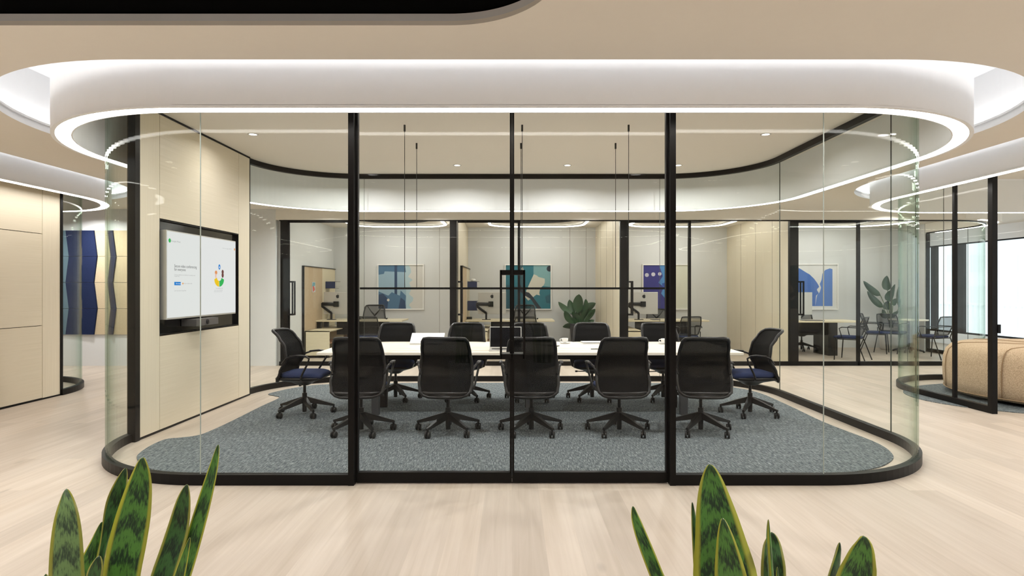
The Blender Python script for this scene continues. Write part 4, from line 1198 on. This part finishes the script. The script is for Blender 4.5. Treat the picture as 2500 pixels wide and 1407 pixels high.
gs = [(PX(904, 12.75), 12.75, 0.0, 'with its back to the first office front'), (PX(1282, 12.75), 12.75, 0.0, 'with its back to the second office front'), (PX(1672, 12.75), 12.75, .15, 'with its back to the third office front'),
      (PX(2072, 12.45), 12.45, .80, 'turned to the fourth office desk'), (PX(2142, 13.75), 13.75, -2.2, 'left of the white plant pot'),
      (8.60, 13.85, -1.0, 'behind curved glass at the round table'), (PX(2272, 12.75), 12.70, .35, 'nearest the window corridor')]
gproto = None
for x, y, a, w_ in gs:
    lab = 'black mesh guest chair with blue seat ' + w_
    if gproto is None: gproto = guest_chair(lab); gproto.location = (x, y, 0); gproto.rotation_euler = (0, 0, a)
    else: dup(gproto, (x, y, 0), a, lab)
rt = thing('round_table', 'small round white table with black star base in the fourth back office', 'table', (9.0, 13.95, 0))
m = MB(); m.lathe([(.36, .712), (.385, .715), (.39, .728), (.388, .74), (.001, .74)], seg=40); m.v = [(p[0] * 1.0, p[1] * 1.0, p[2]) for p in m.v]; make('tabletop', m, 'tablewood', rt)
m = MB(); m.cyl(0, 0, .06, .712, .03, .03); make('pedestal', m, 'black', rt)
m = MB()
for k in range(4):
    a = PI / 4 + k * PI / 2; m.tube([(0, 0, .10), (.30 * math.cos(a), .30 * math.sin(a), .03)], [.03, .018], 6); m.cyl(.30 * math.cos(a), .30 * math.sin(a), 0, .03, .02)
make('star_base', m, 'black', rt)

# ------------------------------------------------------------------ office plants
def leaf_mesh(mb, base, tip, width, droop=0.15, nrm=None, n=10, stem=0.0, fat=.5):
    """broad leaf between two points, folded slightly along its midrib"""
    b, t_ = Vector(base), Vector(tip); ax = (t_ - b); L = ax.length; ax.normalize()
    side = ax.cross(Vector(nrm) if nrm else Vector((0, 1, 0))); side.normalize(); nn = side.cross(ax)
    rows = []
    for k in range(n + 1):
        s = k / n; w = width * .5 * (math.sin(PI * min(1, s ** fat)) ** .62 if 0 < s < 1 else 0.0) + .0008
        c = b + ax * (L * s) + Vector((0, 0, -droop * L * s * s)) + nn * (.08 * L * math.sin(PI * s))
        rows.append([tuple(c - side * w + nn * w * .25), tuple(c - side * w * .5 + nn * w * .08), tuple(c), tuple(c + side * w * .5 + nn * w * .08), tuple(c + side * w + nn * w * .25)])
    mb.sm = True
    F = [(r * 5 + i, r * 5 + i + 1, (r + 1) * 5 + i + 1, (r + 1) * 5 + i) for r in range(n) for i in range(4)]
    top = [p for r in rows for p in r]
    mb.add(top, F); off = nn * -.0025
    mb.add([tuple(Vector(p) + off) for p in top], [tuple(reversed(f)) for f in F])
px0, pd = 1412, 14.45
X0 = PX(px0, pd)
rp_ = thing('potted_rubber_plant', 'broad leaved rubber plant in dark pot in the corner of the second back office', 'plant', (X0, pd, 0))
m = MB(); m.lathe([(.15, 0), (.165, .02), (.20, .60), (.205, .62), (.185, .62), (.18, .58), (.001, .58)], seg=28); make('planter', m, 'potdark', rp_)
m = MB(); m.lathe([(.001, .585), (.178, .585)], seg=20, cap=False); make('soil', m, 'soil', rp_, recalc=False)
lv = [((1402, 765), (1364, 735), .19), ((1410, 765), (1412, 716), .23), ((1418, 765), (1457, 738), .20), ((1400, 790), (1377, 757), .17), ((1425, 785), (1452, 752), .14), ((1405, 800), (1374, 797), .16), ((1400, 770), (1391, 730), .17), ((1413, 795), (1396, 760), .2), ((1420, 800), (1436, 750), .2), ((1426, 795), (1450, 780), .13), ((1415, 790), (1419, 745), .22), ((1405, 795), (1386, 775), .18), ((1424, 770), (1430, 728), .16), ((1428, 800), (1444, 760), .12)]
m = MB(); ms = MB()
for i, (a, b, w_) in enumerate(lv):
    dy = random.Random(i).uniform(-.12, .12)
    A = (PX(a[0], pd) - X0, dy * .4, PZ(a[1], pd)); B = (PX(b[0], pd) - X0, dy * 1.6, PZ(b[1], pd))
    ml = MB(); leaf_mesh(ml, A, B, w_ * 1.05, .05, (.9 * ((i * 2 % 5) / 2 - 1), 1, .5 * ((i % 3) - .6)), fat=.85); make('leaf', ml, 'leaf', rp_, recalc=False)
    ms.tube([(random.Random(i).uniform(-.05, .05), 0, .58), A], .007, 5)
make('stems', ms, 'stem', rp_)
px0, pd = 2176, 14.45
X0 = PX(px0, pd)
bp_ = thing('potted_paradise_plant', 'tall paddle leaved plant in white pot in the corner of the fourth back office', 'plant', (X0, pd, 0))
m = MB(); m.lathe([(.19, 0), (.23, .02), (.245, .30), (.25, .52), (.23, .53), (.22, .49), (.001, .49)], seg=32); make('planter', m, 'potwhite', bp_)
m = MB(); m.lathe([(.001, .495), (.215, .495)], seg=20, cap=False); make('soil', m, 'soil', bp_, recalc=False)
lv = [((2148, 722), (2104, 694), .15, .15), ((2156, 751), (2117, 716), .15, .1), ((2169, 710), (2169, 673), .20, 0), ((2169, 737), (2172, 708), .20, 0), ((2178, 728), (2185, 694), .10, 0), ((2172, 757), (2170, 735), .20, 0), ((2164, 776), (2145, 765), .10, 0), ((2180, 746), (2190, 729), .14, 0), ((2168, 775), (2158, 756), .10, 0), ((2176, 775), (2190, 760), .10, 0), ((2196, 750), (2194, 700), .08, 0), ((2200, 770), (2203, 730), .06, 0)]
ms = MB()
for i, (a, b, w_, dr) in enumerate(lv):
    A = (PX(a[0], pd) - X0, .03 * ((i % 3) - 1), PZ(a[1], pd)); B = (PX(b[0], pd) - X0, .06 * ((i % 3) - 1), PZ(b[1], pd))
    ml = MB(); leaf_mesh(ml, A, B, w_, -dr if dr else .0, (0, 1, .1), fat=.7); make('leaf', ml, 'leaf2', bp_, recalc=False)
    ms.tube([(random.Random(i).uniform(-.05, .05), 0, .49), ((A[0]) * .35, 0, .49 + (A[2] - .49) * .55), A], .008, 5)
make('stems', ms, 'stem', bp_)

# ------------------------------------------------------------------ acoustic wall tiles, far left
cols = [(-8.95, -8.27, 'greyfelt', 'slate blue felt wall tile'), (-8.27, -7.73, 'navyfelt', 'navy felt wall tile in the wide navy column'), (-7.73, -7.49, 'tanfelt', 'tan felt wall tile between the navy columns'), (-7.49, -7.38, 'navyfelt', 'narrow navy felt wall tile'), (-7.38, -6.75, 'tanfelt', 'tan felt wall tile beside the wood wall post')]
rows = ['top', 'second', 'third', 'bottom']
YB = OY - .04
for c, (xa, xb, mt, lb_) in enumerate(cols):
    for r in range(4):
        z1 = 2.52 - r * .485; z0 = z1 - .485 + .006
        def jog(x, top):
            odd = (r + (0 if top else 1)) % 2
            return x + (.03 if odd else -.03)
        jl0, jl1 = (jog(xa, False), jog(xa, True)) if c else (xa, xa)
        jr0, jr1 = (jog(xb, False), jog(xb, True)) if c < 4 else (xb, xb)
        y_ = YB - (.045 if c % 2 else .022)
        m = MB(); m.add([(jl0 + .002, YB - .002, z0), (jr0 - .002, YB - .002, z0), (jr1 - .002, YB - .002, z1), (jl1 + .002, YB - .002, z1), (jl0 + .002, YB - .02, z0), (jr0 - .002, y_, z0), (jr1 - .002, y_, z1), (jl1 + .002, YB - .02, z1)],
                       [(0, 1, 2, 3), (4, 5, 6, 7), (0, 1, 5, 4), (1, 2, 6, 5), (2, 3, 7, 6), (3, 0, 4, 7)])
        o = make('acoustic_tile', m, mt); tag(o, '%s, %s row' % (lb_, rows[r]), 'wall tile', 'felt tiles on the far left wall')

struct('wall_front', MBx((-15, WALLX + .1, -5.1, -5, 0, SLAB)), 'wallgrey', 'plain grey wall behind the viewer')
struct('wall_side', MBx((-15.1, -15, -5, 17, 0, SLAB)), 'wallwhite', 'white wall at the far left end')
# ------------------------------------------------------------------ windows, right side
WZ0, WZ1 = .30, 2.58
struct('wall_right', MBx((WALLX, WALLX + .12, -5, 17.1, 0, WZ0), (WALLX, WALLX + .12, -5, 17.1, WZ1, CEIL + .02)), 'white', 'white wall above and below the window band')
wy = [16.95, 16.5, 15.5, 12.0, 9.5, 7.0, 4.5, 2.0, -.5, -3.0, -4.9]
for i in range(len(wy) - 1):
    a, b = wy[i + 1], wy[i]
    w_ = bpy.data.objects.new('window_%d' % (i + 1), None); COL.objects.link(w_); w_.location = (WALLX + .05, (a + b) / 2, WZ0); tag(w_, 'tall window with dark frame on the right hand outer wall', 'window', kind='structure')
    h = (b - a) / 2; H = WZ1 - WZ0
    e = .10 if i in (0, 1, 2) else .05
    make('window_frame', MBx((-.04, .04, -h, -h + e, 0, H), (-.04, .04, h - e, h, 0, H), (-.04, .04, -h, h, 0, .04), (-.04, .04, -h, h, H - .03, H)), 'black', w_)
    make('window_glass', MBx((-.004, .004, -h + e, h - e, .04, H - .03)), 'windowglass', w_)
# city beyond the glass
struct('terrace', MBx((WALLX + .12, 16.5, -5, 26, -.35, -.15)), 'building', 'pale terrace outside the windows')
t = thing('terrace_railing', 'pale balustrade on the terrace outside the windows', 'railing', (15.5, 15, -.15))
make('handrail', MBx((-.05, .05, -9, 11, 1.02, 1.10)), 'building', t)
m = MB()
for k in range(90): m.box(-.03, .03, -9 + k * .222, -8.93 + k * .222, 0, 1.02)
make('balusters', m, 'building', t)
for k, (x, y, w_, d_, h_, lb_) in enumerate(((46, 64, 9, 10, 38, 'tall pale tower block beyond the windows behind the black window posts'), (48, 46, 10, 9, 24, 'pale office block beyond the windows nearest the lounge'), (60, 86, 10, 12, 30, 'hazy pale tower furthest away beyond the windows'))):
    t = thing('city_building', lb_, 'building', (x, y, -20), 0)
    make('walls', MBx((-w_ / 2, w_ / 2, -d_ / 2, d_ / 2, 0, h_ + 20)), 'building', t)
    m = MB()
    for r in range(int((h_ + 16) / 3)):
        for c in range(4):
            z = 2 + r * 3; yy = -d_ / 2 + d_ * (c + .5) / 4; m.box(-w_ / 2 - .05, -w_ / 2 + .01, yy - .8, yy + .8, z, z + 1.6)
            xx = -w_ / 2 + w_ * (c + .5) / 4; m.box(xx - .8, xx + .8, -d_ / 2 - .05, -d_ / 2 + .01, z, z + 1.6)
    make('windows', m, 'buildwin', t)

# ------------------------------------------------------------------ snake plants in the foreground
def snake_leaf(parent, pts, mat, twist=0.0, fold=.18, origin=Vector((0, 0, 0))):
    """pts: list of (px, py, width_px, depth) tip first; last entry is a world base point (x,y,z,width)"""
    C_ = []
    for p in pts[:-1]:
        C_.append((Vector((PX(p[0], p[3]), p[3], PZ(p[1], p[3]))), p[2] / 1500 * p[3]))
    b = pts[-1]; C_.append((Vector(b[:3]), b[3]))
    # resample smoothly, tangents weighted by distance
    n = 44; cen = []; ws = []; T_ = [0.0]
    for i in range(len(C_) - 1): T_.append(T_[-1] + max(1e-4, (C_[i + 1][0] - C_[i][0]).length))
    def tan_(q, i):
        a_, b_ = max(i - 1, 0), min(i + 1, len(C_) - 1); return (C_[b_][q] - C_[a_][q]) / (T_[b_] - T_[a_])
    for k in range(n + 1):
        t = T_[-1] * (k / n) ** 1.5
        i = 0
        while i < len(C_) - 2 and t > T_[i + 1]: i += 1
        h_ = T_[i + 1] - T_[i]; u_ = (t - T_[i]) / h_
        f = lambda q: C_[i][q] * (2 * u_ ** 3 - 3 * u_ ** 2 + 1) + tan_(q, i) * h_ * (u_ ** 3 - 2 * u_ ** 2 + u_) + C_[i + 1][q] * (-2 * u_ ** 3 + 3 * u_ ** 2) + tan_(q, i + 1) * h_ * (u_ ** 3 - u_ ** 2)
        cen.append(f(0)); w_ = f(1) if i else C_[0][1] + (C_[1][1] - C_[0][1]) * u_ ** .62
        ws.append(max(.0006, w_))
    tot = sum((cen[i + 1] - cen[i]).length for i in range(n))
    m = MB(); m.sm = True; V = []; UV = []; K = 8; s_ = 0
    for i in range(n + 1):
        if i: s_ += (cen[i] - cen[i - 1]).length
        ax = (cen[min(i + 1, n)] - cen[max(i - 1, 0)]).normalized()
        view = Vector((math.sin(twist), -math.cos(twist), 0)); side = ax.cross(view).normalized(); nn = side.cross(ax).normalized()
        tipround = math.sqrt(min(1, (i / n * 3.0)))
        for q in range(2 * K):
            if q <= K: u = q / K
            else: u = 1 - (q - K) / K
            e = u * 2 - 1; half = ws[i] / 2
            th = (.0035 * (1 - e * e) + .0004) * (1 if q <= K else -1) * min(1, ws[i] / .01)
            p = cen[i] + side * (e * half) - nn * (fold * half * (1 - abs(e) ** 1.5)) * 1.0 + nn * th
            V.append(tuple(p - origin)); UV.append((u, s_))
    R = 2 * K; F = []
    for i in range(n):
        for q in range(R): F.append((i * R + q, i * R + (q + 1) % R, (i + 1) * R + (q + 1) % R, (i + 1) * R + q))
    F.append(tuple(range(R))); F.append(tuple(n * R + q for q in range(R)))
    m.add(V, F); m.uv = UV
    return make('leaf', m, mat, parent)
def snake_plant(label, cx, cy_, leaves):
    t = thing('snake_plant', label, 'plant', (cx, cy_, 0)); org = Vector((cx, cy_, 0))
    m = MB(); m.lathe([(.15, 0), (.17, .02), (.21, .46), (.215, .48), (.195, .48), (.19, .44), (.001, .44)], seg=36); make('planter', m, 'potwhite', t)
    m = MB(); m.lathe([(.001, .445), (.188, .445)], seg=24, cap=False); make('soil', m, 'soil', t, recalc=False)
    for lf in leaves: snake_leaf(t, lf[0], lf[1], lf[2] if len(lf) > 2 else 0, origin=org)
    return t
D = 1.0
cx, cy_ = -.63, 1.02
snake_plant('variegated snake plant in the lower left corner of the foreground', cx, cy_, [
    ([(162, 1194, 2, 1.02), (163, 1235, 44, 1.01), (163, 1300, 70, 1.0), (163, 1407, 84, .99), (170, 1550, 90, .98), (cx - .09, cy_ - .03, .44, .03)], 'sn3', .1),
    ([(307, 1143, 2, 1.08), (297, 1175, 26, 1.08), (280, 1230, 38, 1.08), (256, 1320, 18, 1.07), (246, 1407, 16, 1.06), (cx - .0, cy_ + .06, .44, .02)], 'sn2', .5),
    ([(249, 1275, 2, 1.1), (235, 1320, 22, 1.1), (205, 1407, 46, 1.08), (190, 1500, 50, 1.05), (cx - .04, cy_ + .07, .44, .02)], 'sn1', .2),
    ([(349, 1117, 3, 1.0), (345, 1160, 48, 1.0), (330, 1240, 80, .99), (313, 1320, 92, .98), (297, 1407, 92, .97), (285, 1550, 90, .96), (cx + .0, cy_ - .04, .44, .03)], 'sn1', 0),
    ([(457, 1183, 2, 1.02), (450, 1215, 30, 1.02), (435, 1290, 50, 1.02), (417, 1350, 54, 1.01), (398, 1407, 56, 1.0), (360, 1550, 60, .99), (cx + .06, cy_, .44, .03)], 'sn2', .1),
    ([(533, 1086, 2, 1.06), (524, 1130, 18, 1.06), (503, 1210, 30, 1.05), (475, 1310, 36, 1.04), (448, 1407, 34, 1.03), (400, 1550, 34, 1.0), (cx + .09, cy_ + .03, .44, .025)], 'sn1', .3),
    ([(243, 1358, 3, .94), (238, 1380, 30, .94), (230, 1410, 40, .94), (225, 1500, 50, .94), (cx - .05, cy_ - .08, .44, .03)], 'sn2', 0),
    ([(464, 1313, 2, .93), (455, 1345, 14, .93), (438, 1407, 26, .93), (410, 1500, 36, .94), (cx + .05, cy_ - .08, .44, .02)], 'sn1', .2),
    ([(112, 1402, 2, .95), (112, 1430, 24, .95), (120, 1550, 36, .95), (cx - .12, cy_ - .07, .44, .02)], 'sn1', 0)])
cx, cy_ = .40, 1.0
snake_plant('variegated snake plant with one very broad leaf in the right foreground', cx, cy_, [
    ([(1545, 1237, 3, 1.05), (1551, 1265, 20, 1.05), (1570, 1320, 30, 1.04), (1604, 1407, 34, 1.03), (1660, 1550, 36, 1.02), (cx - .10, cy_, .44, .02)], 'sn1', 0),
    ([(1732, 1134, 4, .98), (1736, 1165, 48, .98), (1745, 1235, 90, .97), (1758, 1320, 124, .96), (1770, 1407, 156, .95), (1790, 1560, 160, .93), (cx - .03, cy_ - .02, .44, .05)], 'sn1', 0),
    ([(1690, 1227, 2, 1.08), (1693, 1260, 12, 1.08), (1700, 1330, 22, 1.07), (1712, 1407, 34, 1.06), (1750, 1550, 36, 1.03), (cx - .06, cy_ + .05, .44, .02)], 'sn2', .2),
    ([(1764, 1266, 3, .86), (1767, 1290, 28, .86), (1774, 1340, 54, .86), (1783, 1407, 78, .86), (1800, 1520, 90, .87), (cx - .02, cy_ - .10, .44, .04)], 'sn1', 0),
    ([(1876, 1269, 2, .96), (1877, 1300, 12, .96), (1880, 1350, 18, .96), (1884, 1407, 20, .96), (1890, 1550, 24, .97), (cx + .03, cy_ - .05, .44, .02)], 'sn1', .9),
    ([(1884, 1300, 3, 1.03), (1885, 1325, 40, 1.03), (1887, 1370, 58, 1.02), (1888, 1407, 62, 1.02), (1888, 1550, 64, 1.01), (cx + .02, cy_ + .03, .44, .03)], 'sn2', 0),
    ([(2050, 1325, 2, 1.0), (2047, 1350, 18, 1.0), (2035, 1407, 38, .99), (2005, 1520, 46, .98), (cx + .09, cy_, .44, .02)], 'sn2', .4),
    ([(2108, 1309, 4, .95), (2107, 1332, 48, .95), (2100, 1370, 78, .95), (2092, 1407, 98, .95), (2060, 1530, 110, .94), (cx + .10, cy_ - .05, .44, .04)], 'sn1', 0),
    ([(1898, 1385, 2, .93), (1898, 1410, 8, .93), (1898, 1520, 16, .93), (cx + .03, cy_ - .09, .44, .015)], 'sn1', .3)])
